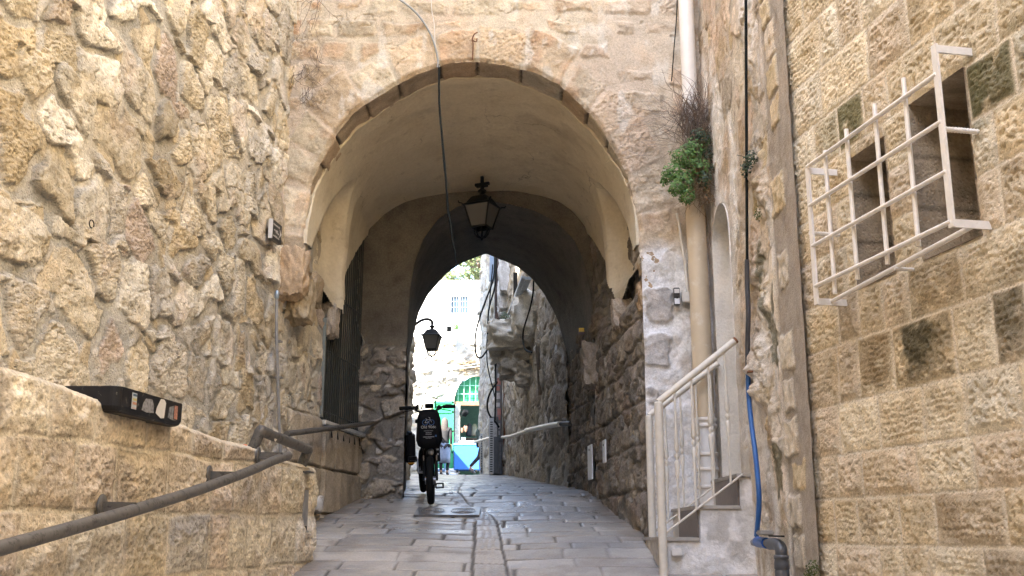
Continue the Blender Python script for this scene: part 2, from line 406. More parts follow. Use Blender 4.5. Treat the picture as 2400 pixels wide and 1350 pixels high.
# ------------------------------------------------------------------ left rubble wall (thing)
LA, LB = -3.13, .13
def lx(Y): return LA + LB * Y
LN = Vector((1, -.13, 0)).normalized()
def left_wall():
    root = empty('rubble_wall', (lx(6), 6, -.5))
    tag(root, 'tall rubble wall of rough cream stones rising behind the parapet on the left', 'wall')
    put = lambda o: o
    Y, Z = np.meshgrid(lin(3.3, 11.42, .0105), lin(-.35, 5.35, .0068), indexing='ij')
    h, c, st, e = rubble(Y, Z, .385, .405, 100, .032, .5, flat=.35)
    # squared blocks low down inside the passage
    r, bh, du, dz, _ = blocks(Y, Z + .01 * vn(Y * 3, Z * 3, 4), [-.6, -.2, .18, .60, 1.06, 1.5], .5, .9, 77)
    dj = np.minimum(du, dz); hb = .05 + .02 * (bh - .5) + .012 * fbm(Y * 9, Z * 9, 4, 71) - .03 * (1 - sst(.004, .02, dj))
    cb = np.array((.40, .325, .235)) * (.8 + .4 * bh)[..., None] * (1 + .2 * fbm(Y * 6, Z * 6, 4, 72))[..., None] * (1 - .5 * (1 - sst(.004, .016, dj)))[..., None]
    f = sst(9.0, 9.25, Y + .25 * vn(Y * 4, Z * 4, 6)) * sst(1.12, 1.0, Z)
    h = h * (1 - f) + hb * f; c = mixc(c, cb, f)
    c = c * (1 - .22 * sst(.15, .5, fbm(Y * 4.5, Z * .7, 5, 73)))[..., None]
    hole = (Y > 9.97) & (Y < 11.32) & (Z > 1.04) & (Z < 3.75)
    ed = np.minimum(np.abs(Y - 9.97), np.abs(Z - 1.04)); h = np.where((ed < .05) & (Y < 11.35) & (Y > 9.9), h * .3, h)
    hb2 = np.where((Z < 1.04) & (Y > 10.05), np.minimum(h, .06), h)
    hb2 = hb2 - .09 * sst(2.05, 2.25, Z) * sst(8.74, 8.9, Y)
    X = lx(Y) + LN.x * hb2; YY = Y + LN.y * hb2
    put(surf('stone_face', X, YY, Z, c, M_rubble, root, mask=~hole))
    mb = MB()
    for y0, y1 in ((-9, 10.06), ):
        a = Vector((lx(y0) - .05, y0)); b = Vector((lx(y1) - .05, y1))
        mb.prism([(a.x, a.y), (b.x, b.y), (b.x - .7, b.y), (a.x - .7, a.y)], 13.8, c=(0, 0, -3.4))
    put(mb.build('wall_core', M_core, root))
    # upper wall beyond the frame and near end
    Y, Z = np.meshgrid(lin(-9, 8.75, .11), lin(5.3, 10.4, .1), indexing='ij'); h, c, _, _ = rubble(Y, Z, .385, .405, 100, .032, .5, flat=.35)
    put(surf('upper_stone_face', lx(Y) + h, Y, Z, c, M_rubble, root))
    Y, Z = np.meshgrid(lin(-9, 3.35, .06), lin(-3.2, 5.35, .06), indexing='ij'); h, c, _, _ = rubble(Y, Z, .385, .405, 100, .032, .5, flat=.35)
    put(surf('near_stone_face', lx(Y) + h, Y, Z, c, M_rubble, root))
left_wall()

# ------------------------------------------------------------------ parapet (thing)
def px_(Y): return -2.24 + .094 * Y
def ptop(Y): return .60 - .030 * (Y - 3.8) + .006 * np.sin(Y * 5) 
PN = Vector((1, -.094, 0)).normalized()
def parapet():
    root = empty('parapet_wall', (px_(6), 6, -.5)); tag(root, 'low wall of big chiselled blocks with a sloped mortar top in front of the rubble wall', 'wall')
    Y, V = np.meshgrid(lin(2.4, 8.02, .0095), lin(0, 1, .0028), indexing='ij')
    top = ptop(Y); Z = -1.75 + (top + 1.75) * V
    zz = Z + .012 * vn(Y * 2.2, Z * 2, 8) - .025 * (Y - 5) * sst(-.2, .5, Z)
    yy = Y + .012 * vn(Y * 3, Z * 4, 9)
    r, bh, du, dz, bid = blocks(yy, zz, [-2, -1.6, -1.24, -.90, -.56, -.21, .095, .385, .9], .26, .62, 210)
    dj = np.minimum(du, dz)
    st = sst(.006, .020, dj + .010 * fbm(Y * 14, Z * 14, 3, 3))
    rough = .022 * fbm(Y * 7 + bh * 20, Z * 7, 4, 211) + .016 * fbm(Y * 22, Z * 22, 4, 212) + .012 * np.abs(fbm(Y * 11, Z * 11, 3, 213))
    pv = vor(Y * 34 + .6 * vn(Y * 8, Z * 8, 1), Z * 28, 214, .8)[0]; rough = rough - .011 * sst(.4, .12, pv) * sst(-.2, .3, vn(Y * 1.7, Z * 1.7, 3))
    h = (.014 + .014 * (bh - .4) + rough * .8) * st * (.4 + .6 * sst(.02, .09, dj)) + .003 * fbm(Y * 20, Z * 20, 3, 6)
    c = pal([CREAM, (.58, .48, .345), TAN, (.56, .455, .33), GREYC, (.57, .46, .35)], bh) * (.86 + .3 * _h(bid, r.astype(float), 8))[..., None]
    c = mixc(c, np.array(OCHRE), .5 * sst(.12, .5, fbm(Y * 3, Z * 3, 5, 216))); c = mixc(c, np.array((.36, .29, .23)), .55 * sst(.15, .5, fbm(Y * 4 + 9, Z * 4, 5, 217)))
    c = c * (1 + .2 * fbm(Y * 17, Z * 17, 4, 218))[..., None]
    c = c * (1 - .3 * sst(.42, .12, pv))[..., None]; c = mixc(np.array((.56, .48, .36)) * (1 + .12 * fbm(Y * 5, Z * 5, 3, 219))[..., None], c, st); c = c * (1 - .35 * np.exp(-((dj - .014) / .009) ** 2) * sst(-.3, .3, vn(Y * 6, Z * 6, 67)))[..., None]
    edge = sst(.0, .028, (top - Z)); h = h * (.5 + .5 * edge) - .016 * (1 - edge) ** 2
    c = mixc(np.array((.52, .445, .335)), c, sst(.006, .028, (top - Z) + .012 * fbm(Y * 9, Z * 9, 3, 2)))
    slot = (Y > 7.72) & (Y < 7.86) & (Z > .0) & (Z < .32)
    h = np.where(slot, -.02, h)
    o = surf('block_face', px_(Y) + PN.x * h, Y + PN.y * h, Z, c, M_ashlar, root)
    # mortar top
    Y, V = np.meshgrid(lin(2.4, 8.03, .02), lin(0, 1, .03), indexing='ij')
    X = px_(Y) - .030 + (lx(Y) - .02 - px_(Y) + .03) * V; Z = ptop(Y) + .05 * V + .012 * fbm(Y * 5, X * 5, 4, 7) * np.minimum(1, V * 8) - .002
    c = np.array((.50, .43, .325)) * (1 + .2 * fbm(Y * 6, X * 6, 4, 8))[..., None]
    o = surf('mortar_top', X, Y, Z, c, M_ashlar, root, flip=True)
    # end face
    X, V = np.meshgrid(lin(px_(8.02) - .01, lx(8.02), .02), lin(0, 1, .02), indexing='ij')
    Z = -.5 + (ptop(8.02) - .008 + .5) * V; Y = 8.015 + .012 * fbm(X * 9, Z * 9, 4, 3); c = np.array(TAN) * (1 + .2 * fbm(X * 8, Z * 8, 4, 8))[..., None]
    o = surf('end_face', X, Y, Z, c, M_ashlar, root)
parapet()

# ------------------------------------------------------------------ right ashlar wall (thing)
RA, RB = 2.95, -.2
def rx(Y): return RA + RB * Y
RN = Vector((-1, -.2, 0)).normalized()
WINS = [(4.41, 4.85, 1.272, 2.07), (5.085, 5.45, 1.272, 2.0)]
RZ = [-1.6, -1.28, -.98, -.66, -.36, -.055, .187, .418, .691, 1.01, 1.272, 1.54, 1.80, 2.07, 2.35, 2.66, 2.98, 3.3, 3.62, 3.95, 4.3, 4.7, 5.1]
def right_wall():
    root = empty('ashlar_wall', (rx(5), 5, -.8)); tag(root, 'wall of even honey coloured pitted blocks with two small windows on the right', 'wall')
    ys = np.unique(np.concatenate([lin(2.6, 6.08, .009)] + [np.array([w[0], w[1]]) for w in WINS])); zs_ = np.unique(np.concatenate([lin(-1.2, 4.6, .0062)] + [np.array([w[2], w[3]]) for w in WINS]))
    Y, Z = np.meshgrid(ys, zs_, indexing='ij')
    zz = Z + .006 * vn(Y * 2, Z * 2, 1); yy = Y + .008 * vn(Y * 3, Z * 3, 2)
    r, bh, du, dz, bid = blocks(yy, zz, RZ, .2, .52, 305); b2 = _h(bid, r.astype(float), 77)
    dj = np.minimum(du, dz); st = sst(.005, .014, dj + .004 * fbm(Y * 20, Z * 20, 3, 3)); body = sst(.014, .05, dj)
    # rows of chisel pits
    per = .034 + .010 * (bh - .5); rowz = np.floor(Z / per); sh = .5 * (rowz % 2)
    jx = .35 * vn(Y * 21, Z * 21, 308); jz = .35 * vn(Y * 19, Z * 19, 309)
    pu = (Y / (per * 1.05) + sh + jx + 3 * b2) % 1 - .5; pz = (Z / per + jz) % 1 - .5
    pit = np.exp(-((pu / .27) ** 2 + (pz / .30) ** 2)) * (.45 + .55 * sst(-.35, .35, vn(Y * 9, Z * 9, 310)))
    wild = vor(Y * 24 + vn(Y * 9, Z * 9, 3), Z * 24, 311, .95)[0]; pit2 = sst(.42, .08, wild)
    k = sst(.3, .6, _h(bid, r.astype(float), 21))
    rough = -.013 * (pit * (1 - k) + pit2 * .8 * k) + .010 * fbm(Y * 8 + bh * 9, Z * 8, 4, 312) + .007 * fbm(Y * 26, Z * 26, 4, 313)
    h = .006 + .004 * st + st * body * (.003 + .008 * bh + rough) + .002 * fbm(Y * 30, Z * 30, 2, 1)
    c = pal([(.60, .49, .325), (.57, .455, .29), (.62, .515, .35), (.55, .44, .30), (.59, .455, .275), (.63, .54, .39), (.53, .42, .29)], bh) * (.88 + .24 * b2)[..., None]
    c = mixc(c, np.array((.50, .36, .19)), .45 * sst(.1, .5, fbm(Y * 3.1, Z * 3.1, 5, 315))); c = c * (1 + .16 * fbm(Y * 14, Z * 14, 4, 316))[..., None]
    c = c * (1 - .18 * pit * body * (1 - k) - .15 * pit2 * body * k)[..., None]
    # weather stains that fill single blocks: (px, py, half width, half height, colour)
    for (sx, sy, a, b, col, s) in ((2152, 800, .125, .15, (.075, .062, .03), .95), (2060, 838, .12, .13, (.20, .125, .05), .75), (1975, 300, .20, .12, (.10, .095, .03), .85), (2372, 150, .30, .15, (.09, .08, .035), .85),
                                (2385, 690, .22, .17, (.10, .08, .04), .8), (2290, 215, .05, .22, (.10, .09, .03), .8), (2130, 25, .15, .10, (.16, .11, .05), .5), (2200, 1180, .16, .09, (.24, .155, .07), .6), (2030, 1195, .14, .1, (.30, .2, .1), .5),
                                (2370, 1330, .2, .1, (.22, .14, .07), .65), (2150, 630, .2, .08, (.22, .16, .08), .6), (2230, 690, .2, .1, (.26, .18, .09), .5), (2000, 720, .06, .12, (.2, .14, .07), .6), (2350, 400, .15, .1, (.3, .21, .1), .4), (1960, 590, .1, .22, (.35, .25, .14), .5)):
        p = PW(sx, sy, RA, RB); i = int(np.argmin(np.abs(ys - p.y))); j_ = int(np.argmin(np.abs(zs_ - p.z))); same = (r == r[i, j_]) & (bid == bid[i, j_]) & (np.abs(Y - p.y) < .6)
        soft = sst(1.25, .4, np.hypot((Y - p.y) / (a * 1.25), (Z - p.z) / (b * 1.35)) + .5 * fbm(Y * 5, Z * 5, 4, 319)); f = s * np.clip(.62 * same * sst(.004, .03, dj + .008 * fbm(Y * 30, Z * 30, 3, 320)) + .5 * soft, 0, 1) * sst(-.5, .18, fbm(Y * 10, Z * 10, 5, 318) + .10 + .25 * soft)
        c = mixc(c, np.array(col), f)
    c = mixc(np.array((.58, .49, .36)), c, st)
    hole = np.zeros(Y.shape, bool)
    for (y0, y1, z0, z1) in WINS:
        hole |= (Y > y0 + 1e-4) & (Y < y1 - 1e-4) & (Z > z0 + 1e-4) & (Z < z1 - 1e-4)
        d = np.maximum(np.maximum(y0 - Y, Y - y1), np.maximum(z0 - Z, Z - z1)); h = h * (.35 + .65 * sst(-.005, .035, d))
    X = rx(Y) + RN.x * h; YY = Y + RN.y * h
    q = grid_faces(*Y.shape); hm = hole.ravel()
    # a face is cut when its centre lies in a window
    cy = Y.ravel()[q].mean(1); cz = Z.ravel()[q].mean(1); keep = np.ones(len(q), bool)
    for (y0, y1, z0, z1) in WINS: keep &= ~((cy > y0) & (cy < y1) & (cz > z0) & (cz < z1))
    me = np_mesh('block_face', np.stack([X, YY, Z], -1).reshape(-1, 3), q[keep][:, ::-1], c.reshape(-1, 3)); o = link('block_face', me, M_ashlar, root)
    for (y0, y1, z0, z1) in WINS:
        Mw = MB()
        D = .68
        def pt(y, z, d): return Vector((rx(y), y, z)) - RN * d
        # four reveals as dense strips
        Vs = []; Fs = []; Cs = []; off = 0
        for (a, b) in (((y0, z0), (y1, z0)), ((y1, z0), (y1, z1)), ((y1, z1), (y0, z1)), ((y0, z1), (y0, z0))):
            S, T = np.meshgrid(lin(0, 1, .03), lin(0, 1, .04), indexing='ij')
            yy = a[0] + (b[0] - a[0]) * S; zz = a[1] + (b[1] - a[1]) * S; dd = -.012 + (D + .012) * T
            n = .008 * fbm(S * 9 + a[0] * 3, T * 7 + a[1] * 3, 3, 5) * np.minimum(1, np.minimum(S, 1 - S) * 12) * np.minimum(1, T * 9)
            ny = -(b[1] - a[1]); nz = (b[0] - a[0]); ln = math.hypot(ny, nz)
            Vs.append(np.stack([rx(yy) - RN.x * dd, yy - RN.y * dd + n * ny / ln, zz + n * nz / ln], -1).reshape(-1, 3)); Fs.append(grid_faces(*S.shape, off=off)); off += S.size
            cc = np.array((.29, .22, .145)) * (1 + .6 * fbm(S * 7 + a[0], T * 5 + a[1], 4, 6))[..., None] * (1 - .5 * (np.minimum(np.abs(zz - 1.54), np.abs(zz - 1.80)) < .007) * 1.0)[..., None]; Cs.append(cc.reshape(-1, 3))
        w = link('window', np_mesh('window', np.concatenate(Vs), np.concatenate(Fs), np.concatenate(Cs)), M_ashlar, root)
        p = [pt(y0 - .01, z0 - .01, D - .01), pt(y1 + .01, z0 - .01, D - .01), pt(y1 + .01, z1 + .01, D - .01), pt(y0 - .01, z1 + .01, D - .01)]
        Mw.quad(*p); Mw.build('recess_back', simple('dark_recess_brown', (.09, .065, .045), rough=.7, var=.3), w)  # dark sheet added at the back for the dim depth of the recess
    mb = MB(); a, b = (-9, 6.05)
    mb.prism([(rx(a) + .5, a), (rx(a) + 1.2, a), (rx(b) + 1.2, b), (rx(b) + .5, b)], 13.2, c=(0, 0, -3.2)); o = mb.build('wall_core', M_core, root)
    Y, Z = np.meshgrid(lin(-9, 6.05, .1), lin(4.55, 10.0, .1), indexing='ij'); r, bh, du, dz, _ = blocks(Y, Z, list(np.arange(4.3, 11, .3)), .2, .5, 9)
    o = surf('upper_block_face', rx(Y) - .03 * sst(0, .03, np.minimum(du, dz)), Y, Z, np.array((.6, .47, .3)) * (.85 + .3 * bh)[..., None], M_ashlar, root, flip=True)
    Y, Z = np.meshgrid(lin(-9, 2.65, .05), lin(-3.2, 4.6, .05), indexing='ij'); r, bh, du, dz, _ = blocks(Y, Z, [-3.5 + .3 * i for i in range(30)], .2, .5, 10)
    o = surf('near_block_face', rx(Y) - .03 * sst(0, .03, np.minimum(du, dz)), Y, Z, np.array((.6, .47, .3)) * (.85 + .3 * bh)[..., None], M_ashlar, root, flip=True)
right_wall()
# ------------------------------------------------------------------ archway building
YF = 8.70                       # facade plane
AC = (-.35, 2.30)               # arch centre (x, z)
_A = [(1.10, 2.30), (1.097, 2.407), (1.091, 2.58), (1.059, 2.906), (1.014, 3.047), (.903, 3.293), (.757, 3.542), (.609, 3.741), (.409, 3.921), (.169, 4.041), (-.119, 4.124), (-.342, 4.145), (-.58, 4.124), (-.817, 4.041), (-1.036, 3.921), (-1.219, 3.794), (-1.416, 3.631), (-1.578, 3.401), (-1.709, 3.114), (-1.752, 2.95), (-1.775, 2.746), (-1.80, 2.407), (-1.805, 2.30)]
_B = [(.90, 2.3), (.90, 2.8), (.895, 3.15), (.838, 3.40), (.70, 3.57), (.522, 3.695), (.30, 3.765), (.088, 3.808), (-.244, 3.818), (-.567, 3.808), (-.90, 3.775), (-1.214, 3.695), (-1.47, 3.54), (-1.63, 3.36), (-1.65, 3.1), (-1.65, 2.8), (-1.65, 2.3)]
_D = [(.80, 1.6), (.766, 1.986), (.687, 2.397), (.618, 2.693), (.53, 2.9), (.413, 3.108), (.267, 3.289), (.091, 3.441), (-.085, 3.535), (-.342, 3.641), (-.677, 3.505), (-.88, 3.353), (-1.113, 3.079), (-1.227, 2.843), (-1.279, 2.631), (-1.335, 2.35), (-1.354, 2.1), (-1.352, 1.6)]
def polar(pts, c):
    a = np.array([math.atan2(p[1] - c[1], p[0] - c[0]) for p in pts]); r = np.array([math.hypot(p[0] - c[0], p[1] - c[1]) for p in pts])
    return a, r
aA, rA = polar(_A, AC); aB, rB = polar(_B, AC)
def redge(th):
    return np.interp(th, aA, rA) + .010 * np.interp(th, VA_C, VA_R) + .005 * vn(th * 22, th * 0, 5)
# voussoir joints around the arch
_rng = random.Random(14); VA = [-.12]
while VA[-1] < 3.3: VA.append(VA[-1] + _rng.uniform(.155, .255))
VA = np.array(VA); VA_C = np.repeat(VA[1:-1], 2) + np.tile([-.012, .012], len(VA) - 2); VA_R = np.repeat([_rng.uniform(-1, 1) for _ in range(len(VA) - 1)], 2)[1:-1]
VA_OFF = [_rng.random() for _ in VA]

ARCH = empty('archway_building', (-.4, YF, 0)); tag(ARCH, 'stone building spanning the street with a plastered pointed vault under its rough arch', 'archway')

def facade():
    X, Z = np.meshgrid(lin(-2.10, 1.78, .0095), lin(-.6, 5.35, .0095), indexing='ij')
    dx = X - AC[0]; dz = Z - AC[1]; th = np.arctan2(dz, dx); r = np.hypot(dx, dz); th = np.where(th < -1.6, th + 2 * PI, th)
    re = redge(np.clip(th, 0, PI))
    # snap vertices next to the opening onto its edge
    sd = np.where(Z >= AC[1], r - re, np.where(X > -.35, X - 1.12, -1.80 - X))
    k = (np.abs(sd) < .0075) & (Z >= AC[1]); X = np.where(k, AC[0] + np.cos(th) * re, X); Z2 = np.where(k, AC[1] + np.sin(th) * re, Z)
    keep = (sd > -.0075) & ~((X < -.35) & (Z < 2.08))
    # voussoirs
    kv = np.clip(np.searchsorted(VA, th) - 1, 0, len(VA) - 2)
    vl = .30 + .13 * np.array(VA_OFF)[kv]; rj = r - re
    dv = np.minimum(np.minimum(th - VA[kv], VA[kv + 1] - th) * r, vl - rj); hv = _h(kv.astype(float), kv * 0., 41)
    inv_ = (rj < vl) & (Z > AC[1] - .05)
    # coursed masonry above and beside
    wx = X + .02 * fbm(X * 2.2, Z * 2.2, 3, 42); wz = Z + .025 * fbm(X * 1.6, Z * 2, 3, 43)
    rr, hb, du, dzz, bid = blocks(wx, wz, [-1, -.6, -.25, .1, .42, .75, 1.05, 1.36, 1.66, 1.95, 2.25, 2.52, 2.8, 3.06, 3.34, 3.6, 3.86, 4.13, 4.36, 4.57, 4.80, 5.05, 5.4], .22, .5, 44)
    dj = np.where(inv_, dv, np.minimum(np.minimum(du, dzz), np.abs(rj - vl) + .002)); hh = np.where(inv_, hv, hb)
    e = dj + .018 * fbm(X * 9, Z * 9, 4, 45) + .010 * fbm(X * 28, Z * 28, 3, 46)
    thr = np.where(inv_, .004, .014) + np.where(inv_, .03, .05) * sst(-.2, .7, fbm(X * 1.4, Z * 1.4, 3, 47)) + .05 * (_h(hh * 0 + bid, rr * 1., 48) > .7) * ~inv_
    st = sst(thr, thr + .035, e)
    h = .006 * fbm(X * 3, Z * 3, 3, 49) + st * (.012 * (hh - .35) + .008) + (.006 + .012 * st) * fbm(X * 8, Z * 8, 4, 50) + .006 * st * fbm(X * 26, Z * 26, 4, 51)
    crack = np.abs(fbm(X * 3.2 + 4, Z * 4.2, 4, 52)); h = h - .016 * (1 - sst(.0, .02, crack)) * sst(-.1, .3, fbm(X * 2, Z * 2, 2, 53))
    pv = vor(X * 26, Z * 30, 54, .95)[0]; h = h - .014 * sst(.35, .05, pv) * sst(.0, .4, fbm(X * 2.1, Z * 2.1, 3, 55)) * st
    # worn arris, and a gentle rise towards the right hand corner
    h = h - .035 * sst(.04, .0, np.abs(rj)) * (Z > 2.2) * (.5 + .5 * vn(th * 9, th, 3)) - .015 * sst(.03, 0, rj) * (Z > 2.2)
    c = pal([(.60, .49, .35), (.57, .435, .295), (.62, .52, .38), (.56, .41, .275), (.60, .50, .36), (.54, .42, .29)], hh)
    c = c * (.9 + .2 * _h(bid, rr * 1., 56))[..., None]
    c = mixc(c, np.array((.58, .345, .21)), .62 * sst(.02, .4, fbm(X * 2.6, Z * 2.6, 5, 57) + .16 * inv_) * (hh > .4)); c = mixc(c, np.array((.47, .35, .24)), .5 * sst(.15, .5, fbm(X * 4 + 3, Z * 4, 5, 58)))
    mor = mixc(np.array((.66, .57, .43)), np.array((.62, .50, .38)), sst(-.3, .4, fbm(X * 1.1, Z * 1.1, 4, 59)))
    c = c * (.84 + .30 * _h((hh * 7919).astype(int), (hh * 0).astype(int), 9))[..., None]; c = mixc(mor, c, st * .97); c = c * (1 - .22 * np.exp(-((e - thr) / .012) ** 2) * sst(-.2, .4, vn(X * 5, Z * 5, 68)))[..., None]; c = c * (1 + .15 * fbm(X * 11, Z * 11, 4, 60))[..., None]
    # pinkish grey render on the right shoulder
    f = sst(.35, 1.0, X + .25 * fbm(X * 2, Z * 2, 4, 61)) * sst(2.3, 2.9, Z) * .6; c = mixc(c, np.array((.56, .455, .36)) * (1 + .2 * fbm(X * 5, Z * 5, 4, 62))[..., None], f)
    # washed streaks of lime, and grey lichen
    lw = sst(.33, .5, fbm(X * 6, Z * 3, 5, 63)); c = mixc(c, np.array((.72, .68, .6)), .55 * lw)
    # limewashed patch low on the right, flaking around bare grey stones
    lime = sst(2.50, 2.34, Z + .10 * fbm(X * 3.5, Z * 3.5, 4, 64) - .12 * (X - 1.3)) * sst(1.02, 1.12, X + .10 * fbm(X * 0 + 3, Z * 4, 4, 65))
    g1 = np.exp(-(((X - 1.235) / .13) ** 2 + ((Z - 1.90) / .17) ** 4)) + np.exp(-(((X - 1.235) / .13) ** 2 + ((Z - 1.50) / .15) ** 4)) + .8 * np.exp(-(((X - 1.18) / .10) ** 2 + ((Z - 1.12) / .10) ** 4))
    bare = sst(.42, .6, g1 + .35 * fbm(X * 9, Z * 9, 4, 66)); lc = mixc(np.array((.82, .81, .80)), np.array((.72, .70, .66)), sst(-.1, .5, fbm(X * 5, Z * 5, 5, 67)))
    lc = mixc(lc, np.array((.50, .475, .45)) * (1 + .3 * fbm(X * 14, Z * 14, 4, 68))[..., None], bare)
    lc = mixc(lc, np.array((.44, .36, .28)), .6 * sst(.25, .5, fbm(X * 4, Z * 2.5, 5, 69)) * sst(1.32, 1.45, X)); c = mixc(c, lc, lime)
    hl = .02 * fbm(X * 4, Z * 4, 4, 70) + .012 * fbm(X * 11, Z * 11, 4, 71) + .030 * bare + .006 * fbm(X * 30, Z * 30, 3, 72); h = h * (1 - lime) + hl * lime
    surf('front_wall', X, YF - h, Z2, c, M_facade, ARCH, mask=keep)
    # stone soffit of the arch ring
    T, V = np.meshgrid(lin(-.02, PI + .02, .008), lin(0, 1, .035), indexing='ij')
    re = redge(np.clip(T, 0, PI)); kv = np.clip(np.searchsorted(VA, T) - 1, 0, len(VA) - 2); dv = np.minimum(T - VA[kv], VA[kv + 1] - T) * re; hv = _h(kv.astype(float), kv * 0., 41)
    n = .010 * fbm(T * 14, V * 5, 4, 81) + .012 * hv - .03 * sst(.02, .004, dv + .006 * vn(T * 20, V * 9, 3)) - .02 * sst(.12, .0, V)
    rad = re - n + .004; Y = YF + .012 + .42 * V
    c = pal([(.52, .45, .34), (.50, .40, .30), (.55, .47, .36), (.51, .38, .27), (.47, .42, .35)], hv) * (1 + .25 * fbm(T * 12, V * 4, 4, 82))[..., None]; c = mixc(np.array((.14, .11, .08)), c, sst(.0, .020, dv + .012 * fbm(T * 20, V * 9, 4, 3)))
    surf('arch_ring', AC[0] + rad * np.cos(T), Y, AC[1] + rad * np.sin(T), c, M_facade, ARCH)
facade()

# ------------------------------------------------------------------ plastered vault
def vstart(T):
    d = np.degrees(T); return YF + .02 + .30 * sst(12, 55, d) * sst(172, 128, d)
def vault():
    th = lin(-.14, PI + .14, .010); tt = np.concatenate([[-.02, -.012, -.004], lin(0, 1, .0075)])
    T, t = np.meshgrid(th, tt, indexing='ij'); ys = vstart(T); tc = np.clip(t, 0, 1); Y = ys + (11.40 - ys) * tc
    ra = np.interp(T, aA, rA) - .016; rb = np.interp(T, aB, rB) - .012
    w = tc ** 1.15; r = ra + (rb - ra) * w
    for side in (0, 1):
        ph = T if side == 0 else PI - T
        q = np.clip(ph / math.radians(43), 0, 1); yc = 9.46 + .44 * q; wd = .64 * (1 - q) ** .62 + 1e-6
        s = np.clip(1 - np.abs((Y - yc) / wd) ** 2.2, 0, 1); r = r + (.05 + .19 * np.sin(PI * q) ** .8) * np.sqrt(s) * (q < 1) * np.minimum(1, (1 - q) * 5)
        # the rib of plaster left standing behind the scoop
        r = r - .05 * np.exp(-((Y - (10.17 + .06 * q)) / .11) ** 2) * sst(1.0, .3, ph)
    r = r + .012 * fbm(T * 3, Y * 2, 3, 90) + .006 * fbm(T * 9, Y * 6, 3, 91)
    # rolled front lip against the stone ring
    lip = np.clip(-t / .02, 0, 1); r = r + .03 * lip; Y = Y + .004 * lip + .045 * fbm(T * 7, T * 0, 4, 6) * sst(.12, 0., t) * sst(.2, .6, T) * sst(2.95, 2.5, T)
    X = AC[0] + r * np.cos(T); Z = AC[1] + r * np.sin(T)
    zc = np.where(T > PI / 2, 2.20 + 1.06 * np.clip((Y - 10.26) / 1.1, 0, 1) ** .62, 2.16 + 1.12 * np.clip((Y - 10.16) / 1.2, 0, 1) ** .62) + .02 * fbm(Y * 6, Y * 0, 3, 92)
    zl = np.where(T > PI / 2, 2.44 - .29 * sst(9.0, 10.10, Y), 2.42 - .27 * sst(8.95, 9.95, Y)) + .012 * fbm(Y * 9, Y * 0, 3, 93)
    zc = np.where(T > PI / 2, 2.14 + 1.12 * np.clip((Y - 10.14) / 1.22, 0, 1) ** .62, 2.14 + 1.14 * np.clip((Y - 10.02) / 1.34, 0, 1) ** .62) + .012 * fbm(Y * 6, Y * 0, 3, 92)
    cut = (Z < np.maximum(zl * (Y < 10.1), zc * (Y > np.where(T > PI / 2, 10.14, 10.02))))
    o = surf('vault', X, Y, Z, np.ones(X.shape + (3,)) * .5, M_plaster, ARCH, mask=~cut)
    # end wall of the bay with its pointed opening
    X, Z = np.meshgrid(lin(-1.78, 1.0, .012), lin(-.1, 3.95, .012), indexing='ij')
    bnd = DB(Z, 11.4); sd = np.where(X < -.34, bnd[0] - X, X - bnd[1]); sd = np.where(Z > 3.68, 1, sd)
    k = np.abs(sd) < .009; X = np.where(k & (X < -.34), bnd[0], np.where(k, bnd[1], X))
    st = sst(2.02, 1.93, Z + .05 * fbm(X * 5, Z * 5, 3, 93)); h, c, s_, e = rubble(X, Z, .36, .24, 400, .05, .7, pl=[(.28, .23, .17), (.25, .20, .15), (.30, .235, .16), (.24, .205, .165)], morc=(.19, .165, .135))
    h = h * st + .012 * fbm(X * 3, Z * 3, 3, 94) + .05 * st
    pc = mixc(np.array((.18, .148, .105)), np.array((.135, .11, .08)), sst(-.2, .4, fbm(X * 1.5, Z * 1.5, 4, 95))); c = mixc(pc, c, st)  # grimy plaster, darkened further to paint in the light lost inside
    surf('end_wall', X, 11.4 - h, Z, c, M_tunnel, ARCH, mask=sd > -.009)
    # rear barrel, from the end wall to the far mouth
    S, t = np.meshgrid(lin(0, 1, .006), lin(-.012, 1, .02), indexing='ij')
    arc = np.array(DPTS(11.4)); arc2 = np.array(DPTS(13.5)); L = np.concatenate([[0], np.cumsum(np.hypot(*np.diff(arc2, axis=0).T))]); L /= L[-1]
    L1 = np.concatenate([[0], np.cumsum(np.hypot(*np.diff(arc, axis=0).T))]); L1 /= L1[-1]
    i1 = L1[int(np.argmax(arc[:, 1]))]; i2 = L[int(np.argmax(arc2[:, 1]))]; S1 = np.where(S < i2, S / i2 * i1, i1 + (S - i2) / (1 - i2) * (1 - i1))
    def at(a, i): return np.interp(S1 if a is arc else S, L1 if a is arc else L, a[:, i])
    X = at(arc, 0) + (at(arc2, 0) - at(arc, 0)) * t; Z = at(arc, 1) + (at(arc2, 1) - at(arc, 1)) * t; Y = 11.4 + 2.1 * t + .012 * vn(S * 40, S * 0, 4) * t
    X = X + .012 * fbm(S * 9, t * 4, 3, 96); Z = Z + .010 * fbm(S * 9 + 5, t * 4, 3, 97) 
    low = sst(2.0, 1.9, Z + .06 * fbm(S * 20, t * 9, 3, 98)); c = mixc(mixc(np.array((.18, .148, .105)), np.array((.125, .105, .078)), sst(0, .5, t)), np.array((.14, .115, .09)), low) * (1 + .2 * fbm(S * 16, t * 7, 4, 99))[..., None]  # plaster colour darkens inward, fading light painted into it
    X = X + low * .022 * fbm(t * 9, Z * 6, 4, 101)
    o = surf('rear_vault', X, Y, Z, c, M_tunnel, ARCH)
    # far face of the building
    X, Z = np.meshgrid(lin(-2.2, 1.4, .04), lin(0, 6, .04), indexing='ij'); bnd = DB(Z, 13.5); sd = np.where(X < -.34, bnd[0] - X, X - bnd[1]); sd = np.where(Z > 3.6, 1, sd)
    k = np.abs(sd) < .035; X = np.where(k & (X < -.34), bnd[0], np.where(k, bnd[1], X))
